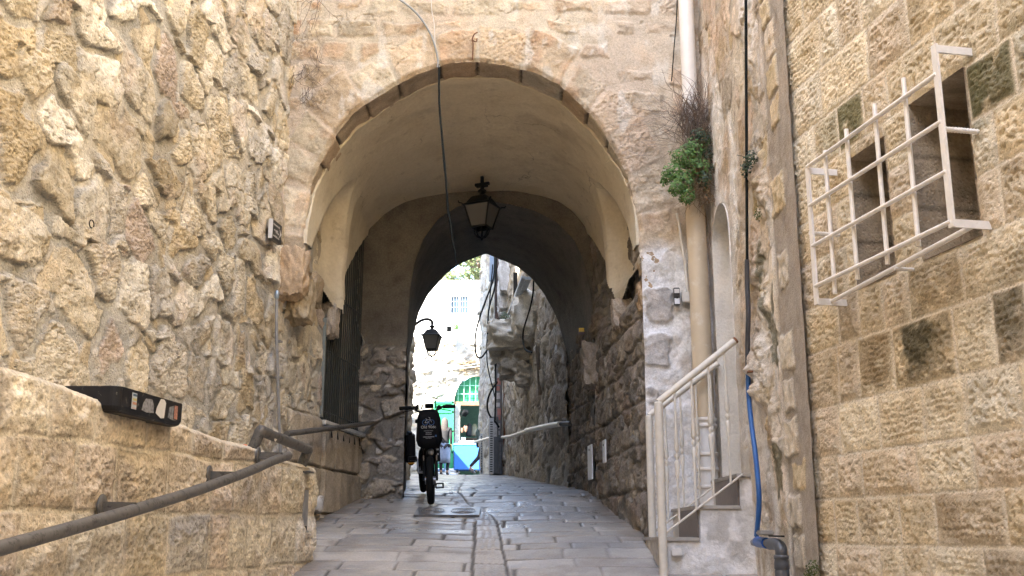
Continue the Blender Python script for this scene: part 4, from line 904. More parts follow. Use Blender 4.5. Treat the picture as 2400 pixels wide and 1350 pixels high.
def black_trough():
    x = lambda Y: px_(Y) + .085
    z0, z1 = .518, .633; y0, y1 = 4.58, 5.29
    root = empty('metal_trough', (x(4.9), 4.9, z0)); tag(root, 'battered black metal trough with torn stickers lodged on the parapet', 'trough')
    # plan outline with rounded street side corners
    pl = [(x(y1) - .75, y1 - .02), (x(y0) - .62, y0 + .03)]
    def arc(cx, cy, r, a0, a1): return [(cx + r * math.cos(a), cy + r * math.sin(a)) for a in np.linspace(a0, a1, 6)]
    r = .045; pl += arc(x(y0) - r, y0 + r, r, -PI / 2, 0) + arc(x(y1) - r, y1 - r, r, 0, PI / 2)
    m = MB(); n = len(pl)
    def ring(z, s): 
        cx = sum(p[0] for p in pl) / n; cy = sum(p[1] for p in pl) / n
        return [Vector((cx + (p[0] - cx) * s, cy + (p[1] - cy) * s, z)) for p in pl]
    rs = [ring(z0, .90), ring(z0 + .008, .96), ring(z0 + .028, 1.0), ring(z1 - .004, 1.0), ring(z1, .995), ring(z1, .96), ring(z0 + .04, .93)]
    vs = sum(rs, []); fs = [(i * n + j, i * n + (j + 1) % n, (i + 1) * n + (j + 1) % n, (i + 1) * n + j) for i in range(len(rs) - 1) for j in range(n)] + [tuple(range(n))[::-1], tuple(range((len(rs) - 1) * n, len(rs) * n))]
    m.add(vs, fs); m.build('body', M_black, root)
    def patch(name, ya, yb, za, zb, mat, poly=None):
        mm = MB(); pp = poly or [(0, 0), (1, 0), (1, 1), (0, 1)]
        pts = [Vector((x(ya + (yb - ya) * u) + .003, ya + (yb - ya) * u, za + (zb - za) * v)) for u, v in pp]; mm.add(pts, [tuple(range(len(pts)))]); return mm.build(name, mat, root)
    patch('sticker', 4.695, 4.745, .545, .618, simple('sticker_pale', (.50, .56, .60), rough=.6))
    for za, zb, c in ((.603, .614, (.08, .14, .2)), (.583, .594, (.55, .5, .2)), (.565, .577, (.6, .3, .2)), (.546, .553, (.55, .4, .38))): m2 = patch('sticker_band', 4.70, 4.74, za, zb, simple('sticker_band', c, rough=.6)); m2.data.transform(Matrix.Translation((.002, 0, 0)))
    patch('torn_paper', 4.95, 5.06, .535, .628, M_paper, [(0, .2), (.55, 0), (.9, .05), (1, .85), (.8, 1), (.45, .98), (.1, .5)])
    patch('torn_paper', 4.80, 4.93, .545, .612, simple('paper_grey', (.22, .22, .23), rough=.7, var=.5, scale=60), [(0, .1), (.4, .0), (1, .1), (.95, .7), (.8, 1), (.3, .95), (.1, .6)])
    patch('torn_paper', 5.09, 5.24, .54, .615, simple('paper_dark', (.16, .17, .18), rough=.7, var=.6, scale=60), [(0, .1), (.4, .0), (1, .1), (.95, .9), (.5, 1), (.1, .8)])
    s = patch('sticker', 5.155, 5.195, .548, .614, simple('sticker_picture', (.35, .17, .12), rough=.5, var=.5, scale=90)); s.data.transform(Matrix.Translation((.003, 0, 0)))
black_trough()

def lantern(name, label, top, group, rot):
    """square tapered street lantern; top = point where it hangs"""
    root = empty(name, tuple(top), local=True); tag(root, label, 'lantern', group); root.rotation_euler = (0, 0, rot)
    q = PI / 4; s2 = math.sqrt(2)
    MB().lathe([(.02, .0), (.022, -.035), (.045, -.05), (.05, -.06), (.045, -.075), (.03, -.085), (.03, -.115), (.06, -.125)], n=16).build('finial', M_iron, root)
    pr = [(.055 * s2, -.118), (.085 * s2, -.135), (.105 * s2, -.165), (.13 * s2, -.21), (.165 * s2, -.232), (.168 * s2, -.24), (.14 * s2, -.24)]
    MB().lathe(pr, n=4, smooth=False, rot=q).build('roof', M_iron, root)
    m = MB()
    for i in range(4):
        a = q + i * PI / 2; t = Vector((math.cos(a), math.sin(a), 0)); m.tube([t * .145 * s2 + Vector((0, 0, -.24)), t * .088 * s2 + Vector((0, 0, -.478))], .0095, 6); m.tube([t * .16 * s2 + Vector((0, 0, -.225)), t * .19 * s2 + Vector((0, 0, -.22)), t * .195 * s2 + Vector((0, 0, -.20))], .008, 6)
    m.lathe([(.092 * s2, -.470), (.096 * s2, -.478), (.092 * s2, -.492), (.080 * s2, -.492), (.078 * s2, -.47)], n=4, smooth=False, rot=q); m.build('frame', M_iron, root)
    gm = simple('frosted_glass', (.14, .14, .14), rough=.25, var=.03)
    for i in range(4):
        a = i * PI / 2; R = Matrix.Rotation(a, 3, 'Z'); m = MB(); m.add([R @ Vector(v) for v in ((.138, -.138, -.24), (.138, .138, -.24), (.084, .084, -.478), (.084, -.084, -.478))], [(0, 1, 2, 3)]); m.add([R @ Vector(v) for v in ((.134, -.134, -.24), (.134, .134, -.24), (.08, .08, -.478), (.08, -.08, -.478))], [(3, 2, 1, 0)]); m.build('glass_pane', gm, root)
    m = MB()
    for i in range(8):
        a = q / 2 + i * PI / 4; t = Vector((math.cos(a), math.sin(a), 0)); m.tube([t * .085 + Vector((0, 0, -.49)), t * .075 + Vector((0, 0, -.55)), t * .05 + Vector((0, 0, -.585)), t * .01 + Vector((0, 0, -.595))], .007, 5)
    m.lathe([(.015, -.585), (.02, -.6), (.008, -.625)], n=8); m.build('bottom_cage', M_iron, root)
    return root
L1 = lantern('street_lantern', 'black lantern with frosted panes hanging under the passage vault', P(1130, 436, 11.0), 'black iron lanterns', math.radians(-24))
m = MB(); m.box((0, 0, .02), (.17, .03, .03)); m.box((0, 0, .05), (.03, .03, .12)); m.box((0, 0, -.005), (.13, .03, .02)); m.build('ceiling_mount', M_iron, L1)
tp = P(1013, 757, 18.2)
L2 = lantern('street_lantern', 'black lantern on a curved arm seen against the white house through the far arch', tp, 'black iron lanterns', math.radians(-6))
m = MB(); R = Matrix.Rotation(math.radians(6), 3, 'Z'); w = [R @ (P(x, y, 18.2) - tp) for x, y in ((925, 800), (962, 772), (975, 759), (990, 750), (1003, 748), (1012, 753), (1013, 760))]; m.tube(cat(w, 4), .026, 10); m.build('arm', M_iron, L2)

def cables():
    y = YF - .045
    root = empty('loose_cable', tuple(P(1028, 155, y))); tag(root, 'cable coming down the arch front and hanging free under the vault', 'cable')
    up = cat([P(*q, y) for q in ((880, -40), (935, -2), (965, 20), (990, 48), (1010, 82), (1022, 118), (1029, 158))], 4); MB().tube(up, [.0092] * len(up), 8).build('grey_sheath', simple('grey_sheath', (.27, .28, .265), rough=.5), root)
    dn = cat([P(*q, y) for q in ((1028, 150), (1029, 200), (1030, 250), (1036, 320), (1041, 380), (1046, 430), (1050, 490), (1057, 530), (1061, 565), (1067, 590), (1070, 618))], 4)
    k = len(dn); MB().tube(dn, [.0095 if i < k * .68 else .006 for i in range(k)], 8).build('black_core', M_rubber, root)
    MB().tube([P(1025, 158, y - .01), P(1027, 144, y - .012)], .008, 6).build('clip', M_steel, root)
    w = cat([P(*q, YF - .03) for q in ((1010, -10), (1012, 25), (1018, 60), (1019, 90), (1025, 140))], 4); tag(MB().tube(w, .0035, 5).build('tie_wire', M_paper), 'thin pale wire beside the grey cable at the top of the arch front', 'wire')
    w = cat([P(*q, YF - .05) for q in ((1588, -20), (1585, 50), (1580, 110), (1574, 190))], 4); tag(MB().tube(w, .005, 6).build('thin_cable', M_rubber), 'thin black cable hanging left of the white drainpipe', 'cable')
    w = cat([P(*q, YF - .04) for q in ((1586, 500), (1592, 525), (1598, 570), (1606, 620), (1612, 690))], 4); tag(MB().tube(w, .013, 8).build('cable_duct', M_cream), 'slim cream cable duct slanting beside the lower drainpipe', 'duct')
cables()

def drainpipe():
    x, y = 1.575, 8.565; zt = 9.0
    root = empty('drainpipe', (x, y, .2)); tag(root, 'wide plastic drainpipe, white above and beige below, in the corner by the stairs', 'drainpipe')
    MB().tube([(x - .01, y, 3.2), (x - .012, y, 5), (x - .012, y, zt)], .066, 20).build('upper_pipe', M_pvcw, root)
    MB().tube([(x, y, .92), (x, y, 2.0), (x - .01, y, 3.25)], .083, 22).build('lower_pipe', M_pvcb, root)
    MB().tube([(x + .01, y - .01, .19), (x + .004, y, .95)], .080, 20).build('painted_foot', simple('painted_pipe', (.70, .69, .67), rough=.6, var=.06, dirt=((.4, .36, .3), 12, .6, .4)), root)
    for z in (.90, .85, .62, .50, .36): MB().lathe([(.083, -.016), (.092, -.012), (.092, .012), (.083, .016)], (x + .007, y - .004, z), 22).build('collar', M_pvcw, root)
drainpipe()

def doorbell():
    p = P(1586, 695, YF - .055); root = empty('doorbell', tuple(p)); tag(root, 'black and white doorbell unit on the limewashed wall', 'doorbell')
    MB().box(p, (.052, .03, .15), bev=.004).build('case', simple('bell_black', (.02, .02, .022), rough=.35), root)
    MB().box(p + Vector((0, -.0155, .045)), (.042, .004, .036)).build('name_card', M_paper, root)
    MB().box(p + Vector((0, -.0155, -.043)), (.044, .004, .05)).build('front_panel', simple('bell_white', (.7, .72, .75), rough=.3), root)
    MB().tube([p + Vector((0, -.012, -.012)), p + Vector((0, -.022, -.012))], .010, 12).build('button', M_iron, root)
    q = P(1611, 697, YF - .05); MB().box(q, (.095, .06, .092), bev=.006).build('junction_box', simple('box_grey', (.56, .54, .49), rough=.5)); tag(bpy.data.objects['junction_box'], 'pale grey junction box between doorbell and drainpipe', 'junction box')
doorbell()

# ------------------------------------------------------------------ stairs and railings
def stairs():
    root = empty('door_steps', (1.3, 8, -.3)); tag(root, 'three limewashed steps with dark tiled risers climbing to the doorway', 'steps')
    prof = [(1.075, -.62), (1.075, -.036), (1.31, -.036), (1.31, .183), (1.605, .183), (1.605, .404), (1.78, .404), (1.78, -.62)]
    # side towards the street: plastered, uneven
    X, Z = np.meshgrid(lin(1.06, 1.76, .008), lin(-.75, .404, .008), indexing='ij'); top = np.where(X < 1.31, -.036, np.where(X < 1.605, .183, .404))
    k = Z <= top + .003; h = .012 * fbm(X * 5, Z * 5, 4, 900) + .006 * fbm(X * 18, Z * 18, 4, 901) - .02 * sst(-.02, .0, Z - top)
    c = mixc(np.array((.60, .585, .56)), np.array((.47, .455, .43)), sst(-.15, .5, fbm(X * 4, Z * 4, 5, 902))); c = mixc(c, np.array((.72, .70, .68)), sst(.1, .4, fbm(X * 7, Z * 7, 5, 903))); c = mixc(c, np.array((.33, .30, .26)), .7 * sst(-.03, .0, Z - top))
    surf('side_face', X, 7.5 - h, Z, c, M_white, root, mask=k)
    m = MB(); M3 = Matrix(((1, 0, 0), (0, 0, -1), (0, 1, 0))); m.prism(prof, 1.18, M3, (0, 8.70, 0)); m.build('step_block', M_white, root)
    bm = np_mesh  # attribute for the plain block
    me = bpy.data.objects['step_block'].data; a = me.color_attributes.new('Col', 'FLOAT_COLOR', 'POINT'); a.data.foreach_set('color', np.tile(np.array([.6, .58, .55, 1], np.float32), len(me.vertices)))
    tile = simple('riser_tile', (.155, .125, .105), rough=.45, var=.15, scale=30)
    for (x, z0, z1) in ((1.31, -.03, .175), (1.605, .19, .396)): MB().box((x - .008, 7.5 + .42, (z0 + z1) / 2), (.014, .82, z1 - z0)).build('riser_tile', tile, root)
    tr = simple('tread_stone', (.40, .37, .33), rough=.6, var=.2)
    for (x0, x1, z) in ((1.055, 1.31, -.036), (1.29, 1.605, .183), (1.585, 1.76, .404)): MB().box(((x0 + x1) / 2, 8.08, z - .006), (x1 - x0, 1.20, .026), bev=.004).build('tread', tr, root)
    m = MB(); rg = random.Random(2)
    for k in range(8): m.box((1.068 + .004 * rg.random(), 7.56 + .125 * k, -.33), (.02, .115, .56), bev=.004)
    m.build('plank_front', simple('weathered_planks', (.46, .42, .36), rough=.75, var=.25, scale=18), root)
    MB().box((1.14, 7.478, -.13), (.07, .05, .05), bev=.006).build('wall_box', M_paper, root)
stairs()
def railing(Y, post, prail, brail, bals, label, rust=False):
    root = empty('stair_railing', (post[0], Y, post[1])); tag(root, label, 'railing', 'pair of cream stair railings')
    px0, zb, zt = post; m = MB(); m.tube([(px0, Y, zb), (px0, Y, zt - .015)], .030, 14); m.lathe([(.030, 0), (.026, .01), (.012, .014)], (px0, Y, zt - .015), 14); m.build('post', M_cream, root)
    a = Vector((px0, Y, zt - .005)); b = Vector(prail); m = MB(); m.tube([a, a + (b - a) * .5, b], .025, 14); m.build('top_rail', M_cream, root)
    if rust: m = MB(); m.tube([b - (b - a).normalized() * .012, b + (b - a).normalized() * .005], .0258, 14); m.build('rusty_end', M_rust, root)
    c, d = Vector(brail[0]), Vector(brail[1]); m = MB(); m.tube([c, d], .008, 8); m.build('bottom_rail', M_cream, root)
    for x in bals:
        t = (x - a.x) / (b.x - a.x); z1 = a.z + (b.z - a.z) * t - .02; t = (x - c.x) / (d.x - c.x); z0 = c.z + (d.z - c.z) * t; L = z1 - z0; zm = z0 + L * .5
        m = MB(); m.lathe([(.0085, z0), (.0085, zm - .20), (.011, zm - .15), (.019, zm - .05), (.014, zm - .035), (.006, zm - .026), (.012, zm - .015), (.017, zm), (.012, zm + .015), (.006, zm + .026), (.014, zm + .035), (.019, zm + .05), (.011, zm + .16), (.0085, zm + .22), (.0085, z1)], (x, Y, 0), 10); m.build('baluster', M_cream, root)
def rl(Y, px, py): return P(px, py, Y)
_p = P(1543, 942, 7.47)
railing(7.47, (_p.x, -.62, _p.z + .005), P(1724, 797, 7.47), (P(1556, 1252, 7.47), P(1740, 1112, 7.47)), [P(x, y, 7.47).x for x, y in ((1581, 917), (1620, 886), (1659, 855), (1698, 821))], 'nearer cream stair railing with beaded balusters and a rusty upper end', True)
_p = P(1521, 974, 8.42)
railing(8.42, (_p.x, -.3, _p.z + .005), P(1683, 852, 8.42), (P(1526, 1252, 8.42), P(1672, 1142, 8.42)), [P(x, y, 8.42).x for x, y in ((1558, 950), (1594, 927), (1630, 900), (1664, 870))], 'farther cream stair railing standing against the limewashed wall')

def water_pipe():
    A = 1.60; f = lambda pts: cat([PW(x, y, A, 0.) for x, y in pts], 5)
    root = empty('water_pipe', tuple(PW(1775, 1262, A, 0.))); tag(root, 'black and blue water pipe running down the rough wall to a meter', 'water pipe')
    MB().tube(f(((1746, -60), (1748, 0), (1749, 200), (1750, 400), (1751, 615))), .0105, 10).build('black_pipe', M_rubber, root)
    MB().tube(f(((1751, 608), (1751, 660), (1754, 740), (1752, 800), (1753, 880))), .0165, 12).build('grey_sleeve', simple('sleeve_grey', (.06, .062, .07), rough=.5), root)
    MB().tube(f(((1753, 868), (1755, 930), (1762, 1000), (1770, 1060), (1776, 1120), (1779, 1170), (1777, 1215), (1773, 1256))), .0165, 12).build('blue_hose', simple('hose_blue', (.028, .12, .36), rough=.4, var=.12), root)
    p = PW(1757, 872, A - .005, 0.); MB().box(p, (.03, .075, .012)).build('clamp', M_rust, root)
    w = lambda x, y: PW(x, y, 1.575, 0.)
    q = w(1793, 1249); r2 = empty('water_meter', tuple(w(1793, 1262))); tag(r2, 'blue water meter with grey lid and dark elbow pipe beside the steps', 'water meter')
    MB().box(q + Vector((0, 0, 0)), (.085, .13, .030), bev=.008).build('lid', simple('meter_lid', (.30, .29, .27), rough=.5), r2)
    MB().tube([w(1776, 1270), w(1797, 1273)], .034, 18).build('body', simple('meter_blue', (.02, .09, .33), rough=.35), r2)
    MB().tube([w(1767, 1271), w(1777, 1271)], .026, 6).build('union_nut', M_steel, r2)
    MB().tube([w(1797, 1273), w(1812, 1274)], .024, 10).build('brass_union', simple('old_brass', (.20, .16, .09), rough=.45, metal=.7), r2)
    gp = simple('grey_fitting', (.075, .078, .085), rough=.4, var=.2)
    MB().tube(cat([w(1806, 1275), w(1816, 1275), w(1826, 1279), (w(1831, 1290)), w(1831, 1306)], 4), [.036] * 17, 18).build('elbow', gp, r2)
    m = MB(); b = w(1831, 1300); m.lathe([(.036, 0), (.044, -.006), (.044, -.022), (.039, -.026), (.044, -.05), (.044, -.08), (.039, -.084), (.042, -.09), (.042, -.15), (.038, -.155), (.040, -.16), (.040, -.6)], b, 20); m.build('riser_pipe', gp, r2)
    MB().bar(w(1803, 1256) + Vector((0, -.02, 0)), w(1832, 1257) + Vector((0, -.03, 0)), .02, .010).build('lever', M_iron, r2)
water_pipe()

def window_guard():
    D = .2; a = RA - D; g = lambda x, y: PW(x, y, a, RB); root = empty('window_guard', tuple(g(2060, 420))); tag(root, 'white painted window guard of round bars standing off the block wall', 'window guard')
    wv = lambda p: Vector((p.x, p.y, p.z)) - RN * .215
    NT_ = g(2190, 114); NB = g(2233, 522); FT = g(1893, 400); FB = g(1915, 706)
    NB.y = NT_.y; NB.x = NT_.x; FB.x = FT.x; FB.y = FT.y
    al = Vector((RB, 1, 0)).normalized()
    for (p, q) in ((NT_, NB), (FT, FB)):
        fr = MB(); fr.bar(p + Vector((0, 0, .018)), q - Vector((0, 0, .018)), .036, .012, up=RN)
        for e in (p, q): fr.bar(e, wv(e), .010, .036)
        fr.build('end_frame', M_guard, root)
    for (l, r) in (((1890, 419), (2188, 146)), ((1896, 508), (2200, 258)), ((1904, 597), (2212, 380)), ((1910, 688), (2226, 500))):
        p, q = g(*l), g(*r); p.x, p.y = FT.x, FT.y; q.x, q.y = NT_.x, NT_.y; zz = (p.z + q.z) / 2; MB().tube([(p.x, p.y, zz), (q.x, q.y, zz)], .0115, 12).build('horizontal_bar', M_guard, root)
    p = FB - RN * .09 + Vector((0, 0, .004)); q = NB - RN * .12 + Vector((0, 0, .004)); MB().tube([p, q], .0125, 12).build('bottom_bar', M_guard, root)
    for (t, b) in (((1933, 353), (1964, 686)), ((1983, 303), (2015, 653)), ((2049, 244), (2082, 619)), ((2117, 183), (2152, 578))):
        a2 = a + .018; p, q = PW(*t, a2, RB), PW(*b, a2, RB); MB().tube([p, (p.x, p.y, q.z)], .0115, 12).build('vertical_bar', M_guard, root)
    for (x, y) in ((2206, 302), (1897, 546)):
        p = g(x, y); m = MB(); m.tube([p, wv(p)], .011, 10); 
        for k in range(12): c = p - RN * (.02 + .015 * k); m.tube([c, c - RN * .006], .0128, 10)
        m.build('stay', M_guard, root)
    p = PW(2145, 632, RA, RB); m = MB(); m.tube([p - RN * .01, p + RN * .11], .009, 8); m.build('stay', M_guard, root)
window_guard()
# ------------------------------------------------------------------ plants on the walls
def POW(px, py, off=0.):
    """point on (or a little in front of) the curving wall beyond the passage"""
    d = ray(px, py); ys = np.linspace(13.2, 26.3, 2000); f = d[0] / d[1] * ys - (np.where(ys < 13.5, tx(ys), ox_(ys)) - off); k = int(np.argmax(f > 0)) if (f > 0).any() else len(ys) - 1
    return P(px, py, float(ys[k]))
def leaf_mat(name, a, b):
    t = NT(name); c = t.ramp(t.noise(35, 3, .6), [(.35, a), (.65, b)]); t.l(c, t.p.inputs['Base Color']); t.p.inputs['Roughness'].default_value = .55
    t.p.inputs['Transmission Weight'].default_value = 0; t.p.inputs['Subsurface Weight'].default_value = 0; return t.m
M_leaf = leaf_mat('bright_leaf', (.055, .13, .025), (.13, .26, .06)); M_leafd = leaf_mat('dark_leaf', (.022, .045, .02), (.05, .085, .04)); M_leafs = leaf_mat('pine_leaf', (.05, .075, .02), (.17, .2, .07))
M_twig = simple('dry_twig', (.16, .115, .085), rough=.8, var=.35, scale=20); M_twigp = simple('pale_twig', (.36, .31, .25), rough=.8, var=.3)
M_moss = simple('moss', (.07, .085, .02), rough=.9, var=.4, scale=30)
def leaves(m, rg, c, rad, n, size, up=.3):
    for _ in range(n):
        while True:
            v = Vector((rg.uniform(-1, 1), rg.uniform(-1, 1), rg.uniform(-1, 1)))
            if .25 < v.length < 1: break
        p = Vector(c) + Vector((v.x * rad[0], v.y * rad[1], v.z * rad[2])); d = (v + Vector((rg.uniform(-.6, .6), rg.uniform(-.9, .3), rg.uniform(-.3, .8)))).normalized(); s = size * rg.uniform(.6, 1.3)
        t = d.orthogonal().normalized(); t.rotate(Matrix.Rotation(rg.uniform(0, 6.28), 3, d)); b = d.cross(t)
        m.add([p - t * s, p - t * s * .1 + b * s * .55, p + t * s * .9 + d * s * .25, p + t * .1 * s - b * s * .55], [(0, 1, 2, 3)])
def twig(m, rg, p, d, L, r, seg=9, wob=.35, sag=0):
    p = Vector(p); d = Vector(d).normalized(); pts = [p.copy()]
    for k in range(seg):
        d = (d + Vector((rg.gauss(0, wob), rg.gauss(0, wob * .5), rg.gauss(0, wob) - sag))).normalized(); p = p + d * L / seg; pts.append(p.copy())
    m.tube(pts, [r * (1 - .6 * i / seg) for i in range(seg + 1)], 4, cap=False); return pts
def plants():
    rg = random.Random(8); y = YF - .05
    # dry creeper on the left shoulder of the front
    m = MB()
    for (x, py, n, L) in ((745, -10, 7, .85), (740, 110, 5, .5), (712, 150, 5, .45), (720, 205, 7, .35), (700, 170, 3, .4)):
        for _ in range(n):
            p = P(x + rg.uniform(-14, 14), py, y - .01); pts = twig(m, rg, p, (rg.uniform(-.25, .25), 0, -1), L * rg.uniform(.6, 1.1), .0026, 14, .30)
            for q in pts[2::3]:
                if rg.random() < .5: twig(m, rg, q, (rg.uniform(-1, 1), 0, -.6), .12, .002, 5, .4)
    twig(m, rg, P(690, 175, y - .01), (-.7, -.1, -.9), .35, .0024, 10, .2)
    tag(m.build('dry_creeper', M_twig), 'straggling dry creeper stems hanging on the left of the arch front', 'creeper')
    # dead shrub behind the drainpipe
    root = empty('dead_shrub', tuple(P(1625, 290, 8.5))); tag(root, 'tangled dead brown shrub growing out of the wall around the drainpipe', 'dry shrub')
    m = MB(); base = P(1622, 300, 8.5)
    for k in range(190):
        a = rg.gauss(1.25, .55); p = base + Vector((rg.uniform(-.10, .13), rg.uniform(-.14, .08), rg.uniform(-.18, .16))); twig(m, rg, p, (math.cos(a) * -.55 if rg.random() < .7 else .25, rg.uniform(-.35, .05), math.sin(a)), rg.uniform(.16, .46), .0026, 9, .26)
    for k in range(85):
        p = base + Vector((rg.uniform(-.10, .1), rg.uniform(-.14, .02), rg.uniform(-.1, .3))); twig(m, rg, p, (rg.uniform(-.3, .3), rg.uniform(-.3, 0), -1), rg.uniform(.2, .5), .003, 9, .2)
    m.build('brown_twig_mass', M_twig, root)
    m = MB()
    for k in range(46):
        p = P(rg.uniform(1545, 1615), rg.uniform(240, 340), 8.5 + rg.uniform(-.12, .08)); twig(m, rg, p, (-1, rg.uniform(-.4, .1), rg.uniform(-.6, .9)), rg.uniform(.2, .55), .0022, 11, .22, .05)
    for (x, yy, L) in ((1430, 330, .5), (1440, 400, .45), (1470, 380, .35), (1500, 330, .4), (1450, 470, .3)):
        p = P(x + 90, yy - 35, 8.45); twig(m, rg, p, (-1, -.1, -.25), L, .0022, 11, .18, .02); twig(m, rg, p + Vector((-.1, 0, 0)), (-1, -.1, .15), L * .7, .002, 9, .2)
    m.build('pale_twig_mass', M_twigp, root)
    # caper bush
    root = empty('caper_bush', tuple(P(1640, 440, 8.45))); tag(root, 'bushy green plant sprouting from the wall beside the drainpipe', 'bush')
    m = MB()
    for (x, yy, rr, n) in ((1575, 405, .085, 300), (1600, 370, .10, 340), (1625, 350, .10, 300), (1600, 425, .10, 340), (1610, 460, .075, 220), (1560, 420, .05, 110), (1585, 440, .07, 180), (1640, 395, .09, 240)): leaves(m, rg, P(x, yy, 8.36 + rg.uniform(-.06, .06)), (rr, .12, rr), n, .015)
    st_ = MB()
    for k in range(26):
        b0 = P(1632, 395, 8.42); tr_ = twig(st_, rg, b0, (rg.uniform(-1.2, .3), -.5, rg.uniform(-.9, .7)), rg.uniform(.14, .30), .003, 8, .3, .04)
        for q in tr_[4:]: leaves(m, rg, q, (.02, .02, .02), 5, .012)
    st_.build('stems', M_twig, root)
    m.build('green_leaves', M_leaf, root); m = MB()
    for (x, yy, rr, n) in ((1650, 330, .085, 260), (1660, 365, .08, 220), (1635, 320, .075, 180), (1668, 400, .05, 120), (1650, 420, .07, 150)): leaves(m, rg, P(x, yy, 8.36 + rg.uniform(-.05, .08)), (rr, .11, rr), n, .013)
    m.build('dark_leaves', M_leafd, root); m = MB()
    for k in range(110): p = P(rg.uniform(1625, 1662), rg.uniform(360, 440), 8.36); twig(m, rg, p, (rg.uniform(-.2, .2), -.1, -1), rg.uniform(.15, .36), .0032, 7, .3)
    for k in range(40): p = P(rg.uniform(1630, 1665), rg.uniform(310, 370), 8.36); twig(m, rg, p, (rg.uniform(-.5, .6), -.1, 1), rg.uniform(.08, .2), .0026, 7, .35)
    wm = simple('withered', (.20, .13, .07), rough=.8, var=.4, scale=30); m.build('withered_stems', wm, root); m = MB(); leaves(m, rg, P(1648, 450, 8.36), (.07, .08, .16), 160, .010); m.build('withered_leaves', wm, root)
    # small tufts on the rough wall
    m = MB()
    for (x, yy, rr, n) in ((1750, 398, .06, 150), (1759, 372, .06, 150)): leaves(m, rg, PW(x, yy, 1.60, 0), (.05, rr, rr), n, .011)
    twig(m, rg, PW(1762, 372, 1.66, 0), (-1, -.2, -.2), .12, .004); tag(m.build('wall_tuft', M_leafd), 'small leafy tuft rooted in the rough wall behind the black pipe', 'plant'); m = MB()
    leaves(m, rg, PW(1775, 500, 1.62, 0), (.03, .03, .06), 60, .008); tag(m.build('moss_tuft', M_moss), 'thin mossy streak in a crack of the rough wall', 'moss'); m = MB()
    leaves(m, rg, PW(1905, 1335, 1.66, 0), (.04, .05, .06), 220, .007); leaves(m, rg, PW(1897, 1358, 1.66, 0), (.04, .06, .05), 160, .007); tag(m.build('moss_tuft', M_moss), 'green moss cushion at the foot of the mortar seam by the block wall', 'moss'); m = MB()
    leaves(m, rg, P(1797, 1290, 7.42), (.05, .04, .035), 130, .007); tag(m.build('moss_tuft', M_moss), 'green moss clinging under the blue water meter', 'moss')
    # bush on the far wall
    root = empty('wall_bush', tuple(P(1182, 770, 21.5))); tag(root, 'dark green bush growing from the shaded wall beside the brown downpipe', 'bush'); m = MB(); m2 = MB()
    for (x, yy, rr, n) in ((1178, 770, .17, 260), (1190, 750, .19, 280), (1195, 785, .15, 200), (1172, 785, .12, 130)): leaves(m, rg, POW(x, yy, .15), (rr, .3, rr), n, .03)
    for k in range(50): twig(m2, rg, POW(1188, 765, .1), (rg.uniform(-1, .6), -.3, rg.uniform(-.4, 1)), rg.uniform(.3, .6), .006, 7, .3)
    m.build('foliage', M_leafd, root); m2.build('stem', M_twig, root)
    m = MB(); leaves(m, rg, POW(1237, 690, .08), (.07, .1, .12), 90, .025); tag(m.build('wall_tuft', M_leaf), 'little bright green tuft high on the shaded wall beyond the passage', 'plant')
plants()
